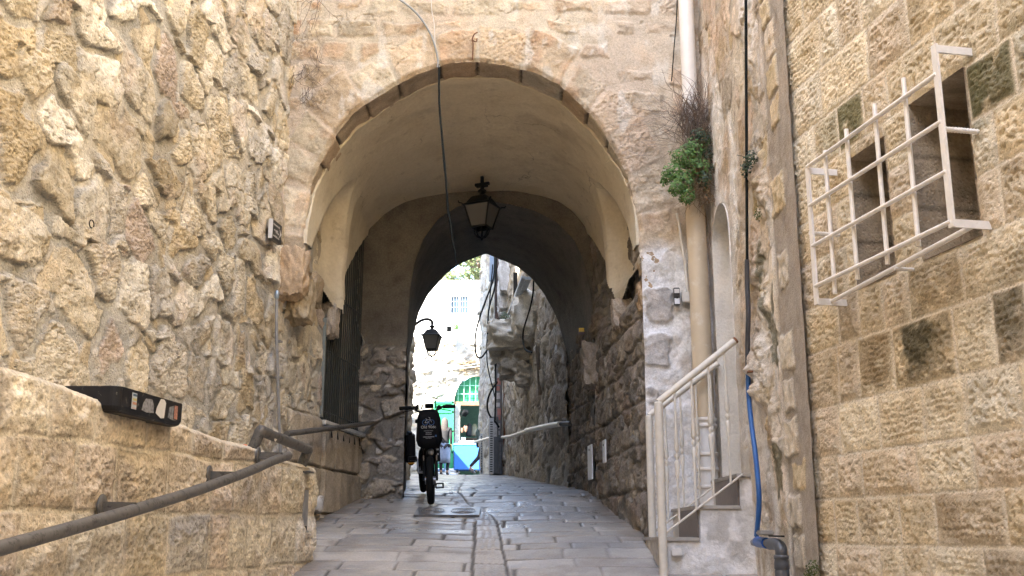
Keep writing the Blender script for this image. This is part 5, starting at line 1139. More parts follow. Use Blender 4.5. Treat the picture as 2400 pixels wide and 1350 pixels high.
# ------------------------------------------------------------------ sunlit house with the shop
def far_house():
    Yh = 33.0; root = empty('white_house', (-1.5, Yh, 1.8)); tag(root, 'sunlit white house with an arched green shop front at the end of the street', 'house')
    dc, dw, zb, zs = -1.15, .66, 1.75, 4.02
    X, Z = np.meshgrid(lin(-6, 4, .03), lin(1.4, 8.0, .03), indexing='ij')
    h, c, st, e = rubble(X, Z, .55, .38, 950, .06, .9, pl=[(.50, .46, .39), (.44, .39, .32), (.54, .5, .43), (.40, .35, .28)], morc=(.5, .46, .39))
    up = sst(5.95, 6.15, Z + .12 * fbm(X * 1.5, Z * 1.5, 3, 951)); h = h * (1 - .93 * up); c = mixc(c, np.array((.62, .61, .59)), up * .95)
    arz = zs + .86 * np.sqrt(np.clip(1 - ((X - dc) / dw) ** 2, 0, 1)); hole = (np.abs(X - dc) < dw) & (Z < arz)
    dd = np.where(Z > zs, np.hypot((X - dc) / dw, (Z - zs) / .86) - 1, np.abs(X - dc) / dw - 1); h = np.where((dd > 0) & (dd < .25), .04, h)
    wx0, wx1, wz0, wz1 = -1.99, -1.40, 6.86, 7.48; hole |= (X > wx0) & (X < wx1) & (Z > wz0) & (Z < wz1); hole |= (np.abs(X + 2.02) < .07) & (np.abs(Z - 6.38) < .07)
    surf('wall', X, Yh - h, Z, c, M_outer, root, mask=~hole)
    MB().box((-1, 34.3, 7.94), (10, 2.6, .10)).build('roof', M_core, root)
    MB().box((-2.02, 33.3, 6.38), (.3, .3, .3)).build('vent', M_iron, root)
    m = MB()
    for (p, q) in (((wx0, wz0), (wx1, wz0)), ((wx1, wz0), (wx1, wz1)), ((wx1, wz1), (wx0, wz1)), ((wx0, wz1), (wx0, wz0)), ((-1.70, wz0), (-1.70, wz1))): m.bar((p[0], Yh + .05, p[1]), (q[0], Yh + .05, q[1]), .06, .05)
    w = m.build('window', simple('window_white', (.55, .6, .64), rough=.5), root); m = MB(); m.quad((wx0, Yh + .08, wz0), (wx1, Yh + .08, wz0), (wx1, Yh + .08, wz1), (wx0, Yh + .08, wz1)); m.build('pane', simple('far_glass', (.05, .08, .11), rough=.15, var=.3), w)
    m = MB()
    for k in range(7): x = wx0 + .02 + (wx1 - wx0 - .04) * k / 6; m.tube([(x, Yh - .05, wz0 - .04), (x, Yh - .05, wz1 + .1)], .008, 5)
    for k in range(4): z = wz0 + .04 + .19 * k; m.tube([(wx0 - .05, Yh - .05, z), (wx1 + .06, Yh - .05, z)], .008, 5)
    m.build('window_bars', simple('bar_grey', (.25, .27, .28), rough=.5), w)
    # shop front
    gr = simple('shop_green', (.035, .30, .13), rough=.35, var=.1, scale=3); m = MB()
    n = 14; pts = [(dc + dw * math.cos(a), zs + .86 * math.sin(a)) for a in np.linspace(0, PI, n)]
    m.add([(x, Yh + .18, z) for x, z in pts], [tuple(range(n))]); sf = m.build('transom', gr, root); m = MB()
    for k in range(7):
        x = dc - dw + .1 + (2 * dw - .2) * k / 6; m.tube([(x, Yh + .08, zs), (x, Yh + .08, zs + .86 * math.sqrt(max(.02, 1 - ((x - dc) / dw) ** 2)))], .012, 5)
    for z in (zs + .28, zs + .55): hw = dw * math.sqrt(1 - ((z - zs) / .86) ** 2); m.tube([(dc - hw, Yh + .08, z), (dc + hw, Yh + .08, z)], .012, 5)
    m.build('transom_bars', simple('bar_mint', (.3, .6, .45), rough=.4), sf)
    MB().box((dc, Yh + .1, zs - .03), (2 * dw, .2, .12)).build('lintel', simple('lintel_rust', (.20, .13, .07), rough=.8, var=.4), root)
    d = MB(); x0, x1 = -2.46, -1.83; d.box(((x0 + x1) / 2, Yh - .12, 2.93), (x1 - x0, .05, 2.24)); dr = d.build('door', gr, root); d = MB()
    for z in (1.86, 2.45, 3.1, 3.7, 4.0): d.box(((x0 + x1) / 2, Yh - .155, z), (x1 - x0, .03, .06))
    for x in (x0 + .03, x1 - .03): d.box((x, Yh - .155, 2.93), (.06, .03, 2.24))
    d.build('door_rails', gr, dr); MB().box((x1 - .1, Yh - .18, 2.95), (.05, .05, .2)).build('handle', M_iron, dr)
    teal = simple('shop_teal', (.20, .33, .30), rough=.7); m = MB(); m.quad((dc - 1.2, 35, 1.7), (dc + 1.2, 35, 1.7), (dc + 1.2, 35, 5), (dc - 1.2, 35, 5)); m.quad((dc - 1.2, 33.2, 1.7), (dc - 1.2, 35, 1.7), (dc - 1.2, 35, 5), (dc - 1.2, 33.2, 5)); m.quad((dc + 1.2, 35, 1.7), (dc + 1.2, 33.2, 1.7), (dc + 1.2, 33.2, 5), (dc + 1.2, 35, 5)); m.quad((dc - 1.2, 33.2, 4.3), (dc + 1.2, 33.2, 4.3), (dc + 1.2, 35, 4.3), (dc - 1.2, 35, 4.3)); m.build('shop_interior', teal, root)
    m = MB(); m.box((dc - dw + .09, Yh + .03, 2.85), (.16, .08, 2.2)); m.build('door_jamb', simple('jamb_pale', (.5, .46, .4), rough=.7, var=.3), root)
    # goods
    def small(name, lab, cat_, c, d, mat):
        q = MB(); q.box(c, d, bev=min(d) * .2); o = q.build(name, mat); tag(o, lab, cat_); return o
    p = P(1090, 968, 32.9); r = empty('wall_fan', tuple(p)); tag(r, 'grey spotlight hanging on the jamb inside the shop doorway', 'spotlight'); m = MB(); Mr = Matrix.Rotation(1.0, 3, 'X') @ Matrix.Rotation(.5, 3, 'Y'); m.box(p, (.16, .14, .22), Mr, .02); m.build('lamp_head', simple('lamp_grey', (.010, .011, .012), rough=.8, spec=.05), r); MB().tube(cat([p + Vector((-.05, .05, .1)), p + Vector((-.15, 0, .06)), p + Vector((-.16, 0, -.08)), p + Vector((-.08, .02, -.12))], 4), .012, 6).build('bracket', M_iron, r); r.name = 'spotlight'
    p = P(1087, 1010, 32.9); m = MB(); rg = random.Random(4)
    for k in range(9): m.lathe([(.02, -.06), (.05, 0), (.02, .06)], p + Vector((rg.uniform(-.08, .10), rg.uniform(-.05, .05), rg.uniform(-.08, .08) + .05)), 7)
    tag(m.build('trinket_bunch', simple('trinkets', (.20, .10, .06), rough=.6, var=.5, scale=40)), 'bunch of brown trinkets hanging at the shop doorway', 'trinkets')
    small('price_card', 'small pale blue card hanging under the trinkets in the shop doorway', 'card', P(1086, 1031, 32.85), (.13, .02, .15), simple('card_blue', (.35, .6, .7), rough=.5))
    # counter bench inside
    p = P(1105, 1030, 34.0); r = empty('counter', tuple(p)); tag(r, 'dark wooden counter inside the shop', 'counter'); m = MB(); m.box(p, (.9, .5, .06)); m.build('top', simple('counter_wood', (.10, .07, .045), rough=.6), r); m = MB(); m.box(p + Vector((0, .03, -.4)), (.84, .4, .74)); m.build('body', simple('counter_dark', (.05, .035, .03), rough=.7), r)
    for (x, y, hh, cc, nm, lb) in ((1100, 1008, .42, (.06, .07, .09), 'bag', 'dark bag standing on the shop counter'), (1112, 1008, .40, (.45, .42, .33), 'rolled_cloth', 'pale rolled cloth on the shop counter')): p = P(x, y, 33.95); q = MB(); q.lathe([(.05, -hh / 2), (.11, -hh / 2 + .03), (.10, hh / 4), (.05, hh / 2)], p, 10); tag(q.build(nm, simple(nm, cc, rough=.8)), lb, nm.replace('_', ' '))
    # blue chest
    x0, x1, z0, z1 = -1.76, -.98, 1.86, 2.62; r = empty('blue_chest', (-1.37, 32.3, z0)); tag(r, 'blue cargo chest on castors in front of the shop', 'chest')
    MB().box(((x0 + x1) / 2, 32.35, (z0 + z1) / 2), (x1 - x0, .7, z1 - z0), bev=.02).build('body', simple('chest_blue', (.035, .17, .55), rough=.5, var=.1), r); MB().box(((x0 + x1) / 2, 32.35, z1 + .015), (x1 - x0 + .03, .74, .05), bev=.01).build('lid', simple('chest_lid', (.25, .5, .7), rough=.5), r)
    for x in (x0 + .1, x1 - .1): MB().tube([(x - .02, 32.05, 1.83), (x + .02, 32.05, 1.83)], .05, 12).build('castor', M_iron, r)
    q = MB(); q.box((-1.35, 32.35, 2.70), (.55, .45, .10), bev=.03); tag(q.build('white_parcel', M_paper), 'flat white parcel lying on the blue chest', 'parcel')
    # crate and bag by the door
    p = P(1027, 1085, 31.6); r = empty('folding_crate', tuple(p)); tag(r, 'blue wire trolley standing behind the walking woman', 'trolley'); m = MB(); a, b = .20, .24
    for x in (-a, a):
        for yy in (-.15, .15): m.tube([p + Vector((x, yy, -b)), p + Vector((x, yy, b))], .012, 6)
    for z in (-b, 0, b):
        for yy in (-.15, .15): m.tube([p + Vector((-a, yy, z)), p + Vector((a, yy, z))], .012, 6)
        for x in (-a, a): m.tube([p + Vector((x, -.15, z)), p + Vector((x, .15, z))], .012, 6)
    m.box(p + Vector((0, 0, -b + .03)), (.4, .3, .03)); m.build('basket', simple('trolley_blue', (.12, .22, .4), rough=.5), r); r.name = 'shopping_trolley'
    for x in (-.12, .12): MB().tube([p + Vector((x - .015, -.15, -b - .04)), p + Vector((x + .015, -.15, -b - .04))], .04, 10).build('wheel', M_iron, r)
    o = rock('plastic_bag', P(1053, 1106, 32.2), (.50, .3, .16), 71, stone_mat('bag_white', var=.05, b1=(9, .01), b2=(30, .005), b3=(90, .001)), (.72, .74, .76), None, n=14, amp=.3); tag(o, 'crumpled white plastic bag on the ground at the foot of the green door', 'bag')
    # stub beam added to cast the slanting shadow on the wall, plants and wires on the front
    q = MB(); q.bar((-1.86, Yh + .1, 6.02), (-1.86, Yh - .62, 6.02), .14, .34); tag(q.build('shadow_beam', M_paper), 'short white beam added above the shop to cast a slanting shadow', 'beam')
    rg = random.Random(5); m = MB(); leaves(m, rg, P(1068, 765, Yh - .1), (.12, .1, .10), 120, .03); tag(m.build('wall_tuft', M_leaf), 'small bright tuft growing from the white house wall below its window', 'plant')
    for (a, b, s, lb) in (((958, 858), (1128, 850), .18, 'upper'), ((958, 866), (1128, 858), .10, 'lower')):
        p, q_ = P(*a, 32.7), P(*b, 32.7); p.x -= 1.5; tag(MB().tube([p + (q_ - p) * t - Vector((0, 0, s * 4 * t * (1 - t))) for t in np.linspace(0, 1, 12)], .018, 6).build('overhead_wire', simple('wire_grey', (.3, .34, .33), rough=.6)), lb + ' slack grey wire strung across the white house front', 'wire', 'wires across the white house')
    r = empty('old_vine', tuple(P(1100, 860, 32.8))); tag(r, 'dry brown vine mat over the arch of the shop', 'vine'); m = MB()
    for k in range(60): twig(m, rg, P(rg.uniform(1050, 1125), rg.uniform(846, 868), 32.85), (1, -.1, rg.uniform(-.1, .3)), rg.uniform(.3, .7), .012, 6, .25)
    m.build('stem_mass', simple('vine_brown', (.22, .16, .09), rough=.8, var=.4), r)
far_house()

def pine():
    root = empty('pine_tree', (-1.6, 42, 2)); tag(root, 'sunlit green pine tree rising behind the white house', 'tree'); rg = random.Random(12)
    m = MB(); m.tube([(-1.6, 42, 1.5), (-1.5, 42, 6), (-1.3, 42.1, 10), (-1.4, 42, 13.5)], [.3, .25, .17, .06], 10); m.build('trunk', M_twig, root)
    c = MB(); b = MB()
    for k in range(46):
        a = rg.uniform(0, 6.28); r = rg.uniform(.6, 3.0); z = rg.uniform(9.3, 13.5); p = Vector((-1.5 + r * math.cos(a), 42 + r * math.sin(a), z)); b.tube([(-1.4, 42, z - .7), tuple((p + Vector((-1.4, 42, z - .4))) / 2), tuple(p)], [.07, .045, .02], 5); s = rg.uniform(.4, .8)
        leaves(c, rg, p, (s * 1.2, s * 1.2, s * .6), 190, .085)
    b.build('branches', M_twig, root); c.build('crown', M_leafs, root)
pine()

def lane_fittings():
    # brown and sticker covered downpipe on the bend of the wall
    Yp = 23.2; x = P(1171, 1000, Yp).x - .02; root = empty('downpipe', (x, Yp, 1.3)); tag(root, 'brown metal downpipe, sticker covered and grey lower down, on the shaded wall', 'downpipe')
    zc = P(1170, 850, Yp).z; m = MB(); m.tube([(x - .02, Yp, zc), (x - .03, Yp, 8)], .085, 14); m.build('upper_pipe', simple('pipe_brown', (.055, .035, .03), rough=.6), root)
    m = MB(); m.tube([(x, Yp, 1.25), (x, Yp, 2.0)], .085, 14); m.tube([(x, Yp, 2.0), (x, Yp, zc)], .075, 14); m.lathe([(.085, -.05), (.1, -.04), (.1, .04), (.085, .05)], (x, Yp, 2.0), 14); m.build('lower_pipe', simple('pipe_grey', (.22, .22, .23), rough=.6, var=.2), root)
    rg = random.Random(9)
    for k in range(9):
        z = 2.15 + .16 * k + rg.uniform(-.03, .03); mm = MB(); a0 = -PI / 2 + rg.uniform(-.4, .2); hh = rg.uniform(.04, .08); n = 5; pts = []
        for i in range(n): a = a0 - .55 + 1.1 * i / (n - 1); pts.append((x + .078 * math.cos(a), Yp + .078 * math.sin(a)))
        mm.add([(px, py, z - hh) for px, py in pts] + [(px, py, z + hh) for px, py in pts], [(i, i + 1, n + i + 1, n + i) for i in range(n - 1)])
        mm.build('sticker', simple('pipe_sticker', rg.choice([(.6, .6, .62), (.5, .52, .6), (.62, .6, .58), (.45, .2, .18)]), rough=.6), root)
    m = MB(); m.tube([(x + .13, Yp - .03, 1.3), (x + .13, Yp - .03, 3.2), (x + .10, Yp - .03, 4.4)], .03, 8); tag(m.build('rust_pipe', M_rust), 'thin rust red pipe beside the sticker covered downpipe', 'pipe')
    # cabinet with its perforated guard, and posts
    c = P(1163, 1050, 23.2); r = empty('utility_cabinet', (c.x - .05, c.y, 1.27)); tag(r, 'slim grey utility cabinet standing against the shaded wall', 'cabinet')
    MB().box((c.x - .05, c.y, 1.87), (.20, .5, 1.24), bev=.012).build('body', simple('cabinet_grey', (.10, .11, .125), rough=.5), r); MB().box((c.x - .05, c.y - .255, 2.2), (.14, .012, .3)).build('sticker', simple('cab_sticker', (.42, .43, .45), var=.5, scale=60), r)
    def post(px_top, py_top, Y, w, lab, z0):
        p = P(px_top, py_top, Y); r = empty('perforated_post', (p.x, Y, z0)); tag(r, lab, 'post', 'pale perforated posts'); H = p.z - z0
        m = MB(); m.box((p.x, Y, z0 + H / 2), (w, .05, H), bev=.006); m.build('body', simple('post_pale', (.42, .44, .45), rough=.5, var=.25, scale=60), r); m = MB()
        for k in range(22): m.box((p.x, Y - .024, z0 + .06 + k * (H - .1) / 22), (w * .55, .008, .022))
        hl = m.build('slots', M_iron, r); hl['kind'] = 'stuff'
    post(1152, 980, 22.6, .10, 'broader pale perforated post beside the utility cabinet', 1.22); post(1129, 1016, 25.9, .06, 'slender pale perforated post at the corner of the shaded wall', 1.4)
    a, b = P(1112, 1036, 26.2), P(1150, 1026, 22.7); r = empty('handrail', tuple(a)); tag(r, 'short white handrail between the two pale posts', 'handrail'); MB().tube([a, b], .032, 10).build('rail_pipe', M_cream, r)
    pts = [POW(1177, 1025, .16), POW(1195, 1023, .16), POW(1217, 1016, .16), POW(1235, 1010, .16)]; r = empty('handrail', tuple(pts[0])); tag(r, 'white pipe handrail along the shaded wall beyond the passage', 'handrail'); MB().tube(cat(pts, 4), .030, 10).build('rail_pipe', M_cream, r)
    MB().tube([POW(1233, 1009, .16), POW(1285, 998, .16), POW(1312, 993.5, .12)], .036, 12).build('rail_sleeve', M_cream, r); MB().tube([POW(1310, 993.5, .12), P(1337, 993, 13.15)], .030, 12).build('end_sleeve', M_gpaint, r)
    # cables hanging on the wall
    lines = (('long loop of black cable hanging in front of the bend of the wall', [(1160, 600), (1157, 650), (1140, 700), (1124, 745), (1114, 790), (1116, 830), (1128, 838), (1146, 815), (1158, 812), (1165, 830), (1160, 870)], 23.0, .020),
             ('black cable with a small loop left of the brown downpipe', [(1163, 600), (1160, 670), (1145, 730), (1146, 800), (1158, 826), (1162, 900), (1160, 985)], 22.9, .020),
             ('straight thin black cable beside the brown downpipe', [(1155, 620), (1148, 700), (1143, 770), (1142, 850), (1160, 930)], 23.1, .014),
             ('black cable curling out and back to the utility cabinet', [(1166, 895), (1150, 918), (1142, 945), (1146, 970), (1162, 990), (1170, 1002)], 22.8, .022),
             ('black cable dangling over the broken masonry', [(1250, 640), (1250, 680), (1243, 720), (1228, 770), (1226, 800), (1232, 820), (1246, 826)], -.25, .014))
    for lb, pts, Y, rr in lines: tag(MB().tube(cat([P(a, b, Y) if Y > 0 else POW(a, b, -Y) for a, b in pts], 5), rr, 7).build('hanging_cable', M_rubber), lb, 'cable', 'cables hanging on the shaded wall')
    m = MB(); m.prism([(0, 0), (.12, 0), (.10, 2.6), (.03, 2.6)], .12, Matrix.Rotation(PI / 2, 3, 'X'), P(1147, 660, 23.4)); tag(m.build('cable_tray', simple('tray_blue', (.25, .32, .42), rough=.5)), 'pale blue cable tray at the top of the wall bend', 'cable tray')
    a, b = POW(1200, 742, .2), POW(1238, 652, .2); m = MB(); m.bar(a, b, .10, .05); m.bar(a + Vector((-.06, 0, .05)), b + Vector((-.08, 0, .02)), .06, .04); tag(m.build('torn_sheet', simple('sheet_grey', (.42, .46, .5), rough=.6)), 'strip of grey sheet metal leaning down from the far arch', 'sheet')
    q = POW(1208, 640, .2); m = MB(); m.bar(q, q - Vector((0, 0, 1.0)), .10, .08); tag(m.build('iron_post', M_iron), 'dark iron stub standing on the ledge above the shaded wall', 'post')
    q = POW(1262, 835, .06); m = MB(); m.bar(q + Vector((-.02, 0, .15)), q + Vector((0.02, 0, -.62)), .13, .05); tag(m.build('stone_slab', simple('slab_brown', (.15, .125, .10), rough=.8, var=.3)), 'narrow brown slab set upright under the broken masonry', 'slab')
lane_fittings()
def pale_render():
    # whitish patch of old render above the wall bend
    for k, (x, y, Y, d, s) in enumerate(((1200, 640, 21.6, (.5, .4, .8), 51), (1196, 690, 21.8, (.5, .4, .7), 53), (1190, 725, 22.2, (.4, .4, .4), 55))): rock('render_patch', POW(x, y, -.05), d, s, M_outer, (.52, .52, .52), bpy.data.objects['outer_rubble_wall'], n=18, amp=.14)
pale_render()

# ------------------------------------------------------------------ street covers
def covers():
    p = (-.62, 10.35); z = gzf(p[1]); sl = math.atan2(gzf(10.7) - gzf(10.0), .7); Mx = Matrix.Rotation(sl, 3, 'X')
    r = empty('manhole_cover', (p[0], p[1], z)); tag(r, 'square patterned manhole cover in the paving in front of the bicycle', 'manhole cover')
    MB().box((p[0], p[1], z + .002), (.62, .5, .02), Mx).build('plate', simple('cast_iron', (.16, .155, .15), rough=.38, metal=.3), r); m = MB()
    for cx in (-.15, .15):
        for k in range(1, 6): m.tube([Vector((p[0] + cx, p[1], z + .013)) + Mx @ Vector((.024 * k * math.cos(a), .024 * k * 1.5 * math.sin(a), 0)) for a in np.linspace(0, 2 * PI, 25)[:-1]], .004, 4, closed=True)
    o = m.build('ring_pattern', simple('cast_iron_light', (.28, .27, .26), rough=.3, metal=.3), r); o['kind'] = 'stuff'
covers()
# ------------------------------------------------------------------ bicycle, parked nose towards us (local axes: -Y forward)
def bicycle():
    fx, fy = -.825, 10.82; bx, by = -.985, 11.88; mid = Vector(((fx + bx) / 2, (fy + by) / 2, 0)); mid.z = gzf(mid.y)
    root = empty('bicycle', tuple(mid), local=True); yaw = math.atan2(bx - fx, fy - by); root.rotation_euler = (math.atan2(gzf(by) - gzf(fy), by - fy), math.radians(-3.2), math.atan2(-(bx - fx), by - fy))
    tag(root, 'black electric bicycle with a printed front bag leaning by the pillar in the passage', 'bicycle')
    B = simple('bike_black', (.007, .007, .008), rough=.5, spec=.25); T = simple('bike_tyre', (.008, .008, .008), rough=.85, spec=.15, bump=.001, bscale=60); A = simple('bike_alloy', (.25, .25, .26), rough=.35, metal=.8)
    R = .245; wb = .54
    def wheel(name, y, steer):
        S = Matrix.Rotation(steer, 3, 'Z'); c = Vector((0, y, R)); m = MB(); m.tube([c + S @ Vector((0, (R - .035) * math.cos(a), (R - .035) * math.sin(a))) for a in np.linspace(0, 2 * PI, 41)[:-1]], .036, 12, closed=True); w = m.build(name, T, root)
        m = MB(); m.tube([c + S @ Vector((0, (R - .072) * math.cos(a), (R - .072) * math.sin(a))) for a in np.linspace(0, 2 * PI, 41)[:-1]], .014, 8, closed=True); m.build('rim', B, w)
        m = MB(); m.tube([c + S @ Vector((-.055, 0, 0)), c + S @ Vector((.055, 0, 0))], .04, 14)
        for k in range(12): a = 2 * PI * k / 12; m.tube([c + S @ Vector((.03 * (-1) ** k, 0, 0)), c + S @ Vector((0, (R - .075) * math.cos(a), (R - .075) * math.sin(a)))], .003, 4)
        m.build('spokes', A, w); return w
    st = math.radians(-7); wheel('front_wheel', -wb, st); wheel('rear_wheel', wb, 0)
    S = Matrix.Rotation(st, 3, 'Z'); hd = Vector((0, -wb + .14, .62)); fo = Vector((0, -wb, R))
    m = MB()
    for s in (-1, 1): m.tube(cat([fo + S @ Vector((s * .062, 0, 0)), fo + S @ Vector((s * .06, .05, .16)), fo + S @ Vector((s * .05, .09, .29)), fo + S @ Vector((0, .115, .32))], 4), .017, 8)
    m.tube([fo + Vector((0, .11, .3)), hd + Vector((0, .01, .06))], .022, 10); m.build('fork', B, root)
    m = MB(); bb = Vector((0, .05, .27)); sc = Vector((0, .22, .62)); m.tube([hd, bb], .030, 10); m.tube([hd + Vector((0, 0, .05)), Vector((0, .12, .45)), sc], .024, 10); m.tube([bb, sc + Vector((0, .03, .12))], .02, 10)
    for s in (-1, 1): m.tube([bb + Vector((s * .03, 0, 0)), Vector((s * .06, wb, R))], .013, 8); m.tube([sc + Vector((s * .015, 0, -.03)), Vector((s * .06, wb, R))], .011, 8)
    m.build('frame', B, root)
    m = MB(); m.tube([hd + Vector((0, .01, .05)), hd + Vector((0, .05, .30))], .02, 10); m.build('stem', B, root)
    hb = hd + Vector((0, .06, .34)); m = MB(); m.tube(cat([hb + S @ Vector(v) for v in ((-.285, .06, .0), (-.17, .03, .015), (-.07, -.02, -.03), (.07, -.02, -.03), (.17, .03, .02), (.285, .06, .02))], 4), .012, 8); h = m.build('handlebar', B, root)
    for s in (-1, 1):
        m = MB(); m.tube([hb + S @ Vector((s * .165, .03, .015)), hb + S @ Vector((s * .29, .062, .012))], .019, 10); m.build('grip', T, h)
        m = MB(); m.tube(cat([hb + S @ Vector((s * .13, .0, .0)), hb + S @ Vector((s * .17, -.05, -.01)), hb + S @ Vector((s * .25, -.045, -.025))], 3), .006, 6); m.box(hb + S @ Vector((s * .125, .0, .01)), (.05, .05, .05), bev=.01); m.build('brake_lever', B, h)
    m = MB(); m.box(hb + Vector((.02, -.03, .03)), (.09, .03, .05), Matrix.Rotation(.5, 3, 'X'), .006); m.tube([hb + Vector((.085, -.01, .0)), hb + Vector((.09, -.02, .09))], .006, 6); m.box(hb + Vector((.10, -.02, .10)), (.07, .05, .012), Matrix.Rotation(.4, 3, 'Y'), .003); m.tube([hb + Vector((-.10, -.01, .0)), hb + Vector((-.10, -.03, .045))], .014, 8); m.tube([hb + Vector((-.06, -.01, .0)), hb + Vector((-.05, -.03, .04))], .008, 6); m.build('display', B, h)
    # front bag: soft, wider towards the bottom
    y0 = -wb - .06; n = 20; rows = [(.075, .575, .06), (.115, .60, .10), (.130, .66, .115), (.128, .76, .115), (.120, .86, .11), (.105, .92, .10), (.085, .955, .075), (.04, .965, .03)]; vs = []; fs = []
    for (w, z, d) in rows:
        for j in range(n):
            a = 2 * PI * j / n; cx = math.copysign(abs(math.cos(a)) ** .55, math.cos(a)); cy = math.copysign(abs(math.sin(a)) ** .55, math.sin(a)); vs.append(S @ Vector((w * cx + .006 * math.sin(z * 40 + a * 3), d * cy + .008 * math.sin(z * 31 + a * 2), 0)) + Vector((-.005, y0, z)))
    for i in range(len(rows) - 1):
        for j in range(n): fs.append((i * n + j, i * n + (j + 1) % n, (i + 1) * n + (j + 1) % n, (i + 1) * n + j))
    m = MB(); m.add(vs, fs, True); m.add(vs[:n], [tuple(range(n))[::-1]]); m.add(vs[-n:], [tuple(range(n))]); bag = m.build('front_bag', simple('bag_nylon', (.007, .007, .008), rough=.85, spec=.12, bump=.004, bscale=25), root)
    f = lambda x, z: S @ Vector((x, -.128, 0)) + Vector((-.005, y0, z))
    WH = simple('print_white', (.42, .40, .36), rough=.6); BL = simple('print_blue', (.02, .08, .22), rough=.6)
    for cx in (-.032, .032): m = MB(); m.tube([f(cx + .026 * math.cos(a), .84 + .026 * math.sin(a)) for a in np.linspace(0, 2 * PI, 21)[:-1]], .0035, 4, closed=True); m.build('printed_wheel', BL, bag)
    m = MB()
    for seg in (((-.034, .838), (-.016, .868), (.020, .868), (-.004, .838), (-.034, .838)), ((-.004, .832), (-.018, .876), (-.026, .878)), ((.034, .842), (.018, .872), (.016, .888), (.004, .890))): m.tube([f(*q) for q in seg], .0028, 4)
    m.build('printed_frame', WH, bag)
    def text(s, size, z, mat, x=0.):
        cu = bpy.data.curves.new('t', 'FONT'); cu.body = s; cu.size = size; cu.align_x = 'CENTER'; o = bpy.data.objects.new('t', cu); COL.objects.link(o); bpy.context.view_layer.update()
        me = bpy.data.meshes.new_from_object(o.evaluated_get(bpy.context.evaluated_depsgraph_get())); bpy.data.objects.remove(o)
        M4 = Matrix.Translation(f(x, z) + Vector((0, -.004, 0))) @ Matrix.Rotation(st, 4, 'Z') @ Matrix.Rotation(PI / 2, 4, 'X'); me.transform(M4); link('lettering', me, mat, bag)
    text('Old 90dc', .040, .782, WH)
    m = MB(); rg = random.Random(3)
    for z, w, hh in ((.757, .045, .003), (.738, .028, .004), (.722, .030, .004), (.697, .056, .005), (.684, .03, .003)):
        x = -w
        while x < w: d = rg.uniform(.004, .011); m.quad(f(x, z - hh), f(min(x + d, w), z - hh), f(min(x + d, w), z + hh), f(x, z + hh)); x += d + .003
    for v in range(len(m.v)): m.v[v] = (m.v[v][0], m.v[v][1] - .003, m.v[v][2])
    m.build('fine_print', simple('print_grey', (.2, .2, .21), rough=.6), bag); m = MB(); m.box(f(.072, .705) + Vector((0, -.003, 0)), (.018, .003, .018), S); m.build('printed_badge', BL, bag)
    # lamp, guards, panniers, saddle, pedals
    p = Vector((.01, -wb - .04, .535)); m = MB(); m.lathe([(.012, .035), (.03, .02), (.034, -.01), (.030, -.028), (.01, -.034)], p, 14, Matrix.Rotation(PI / 2, 3, 'X')); m.build('headlight', simple('lamp_silver', (.6, .6, .6), rough=.2, metal=.6), root)
    m = MB(); m.tube([p + Vector((0, .03, 0)), p + Vector((0, .10, .03))], .01, 6); m.tube(cat([Vector((.03, -wb + .05, .6)), Vector((.03, -wb - .05, .60)), Vector((.0, -wb - .02, .52))], 4), .006, 6); m.build('lamp_bracket', BL, root)
    m = MB()
    for s in (-1, 1): m.box(fo + S @ Vector((s * .066, .06, .22)), (.012, .03, .06), bev=.003)
    m.build('fork_plate', A, root)
    for s in (-1, 1):
        m = MB(); m.box((s * .135, wb - .02, .50), (.10, .36, .36), bev=.03); pn = m.build('pannier', simple('pannier_black', (.008, .008, .009), rough=.7, spec=.15), root); m = MB()
        if s > 0:
            for k in range(5): m.box((.155, wb - .202, .64 - .052 * k), (.022, .006, .018))
            m.build('reflective_strip', simple('reflective', (.4, .4, .4), rough=.3), pn)
        else: m.box((-.14, wb - .20, .345), (.07, .03, .018)); m.build('reflector', simple('amber', (.55, .22, .02), rough=.3), pn)
    m = MB(); m.box((0, wb - .05, .60), (.11, .46, .02)); m.build('rear_rack', B, root)
    m = MB(); m.lathe([(.02, -.03), (.09, -.015), (.085, .02), (.03, .035)], (0, .30, .80), 14, Matrix.Diagonal((1, 1.5, 1))); m.build('saddle', T, root)
    m = MB(); m.tube([(-.08, .05, .27), (.08, .05, .27)], .014, 8); m.tube([(.08, .05, .27), (.085, -.02, .13)], .011, 6); m.tube([(-.08, .05, .27), (-.085, .12, .41)], .011, 6); cr = m.build('crank', A, root)
    for (x, y, z) in ((.135, -.02, .13), (-.135, .12, .41)):
        m = MB(); 
        for d in ((0, -.04), (0, .04)): m.box((x, y + d[0], z + d[1] * .55), (.085, .07, .012))
        for d in (-.038, .038): m.box((x + d, y, z), (.012, .07, .045))
        m.build('pedal', B, cr)
bicycle()

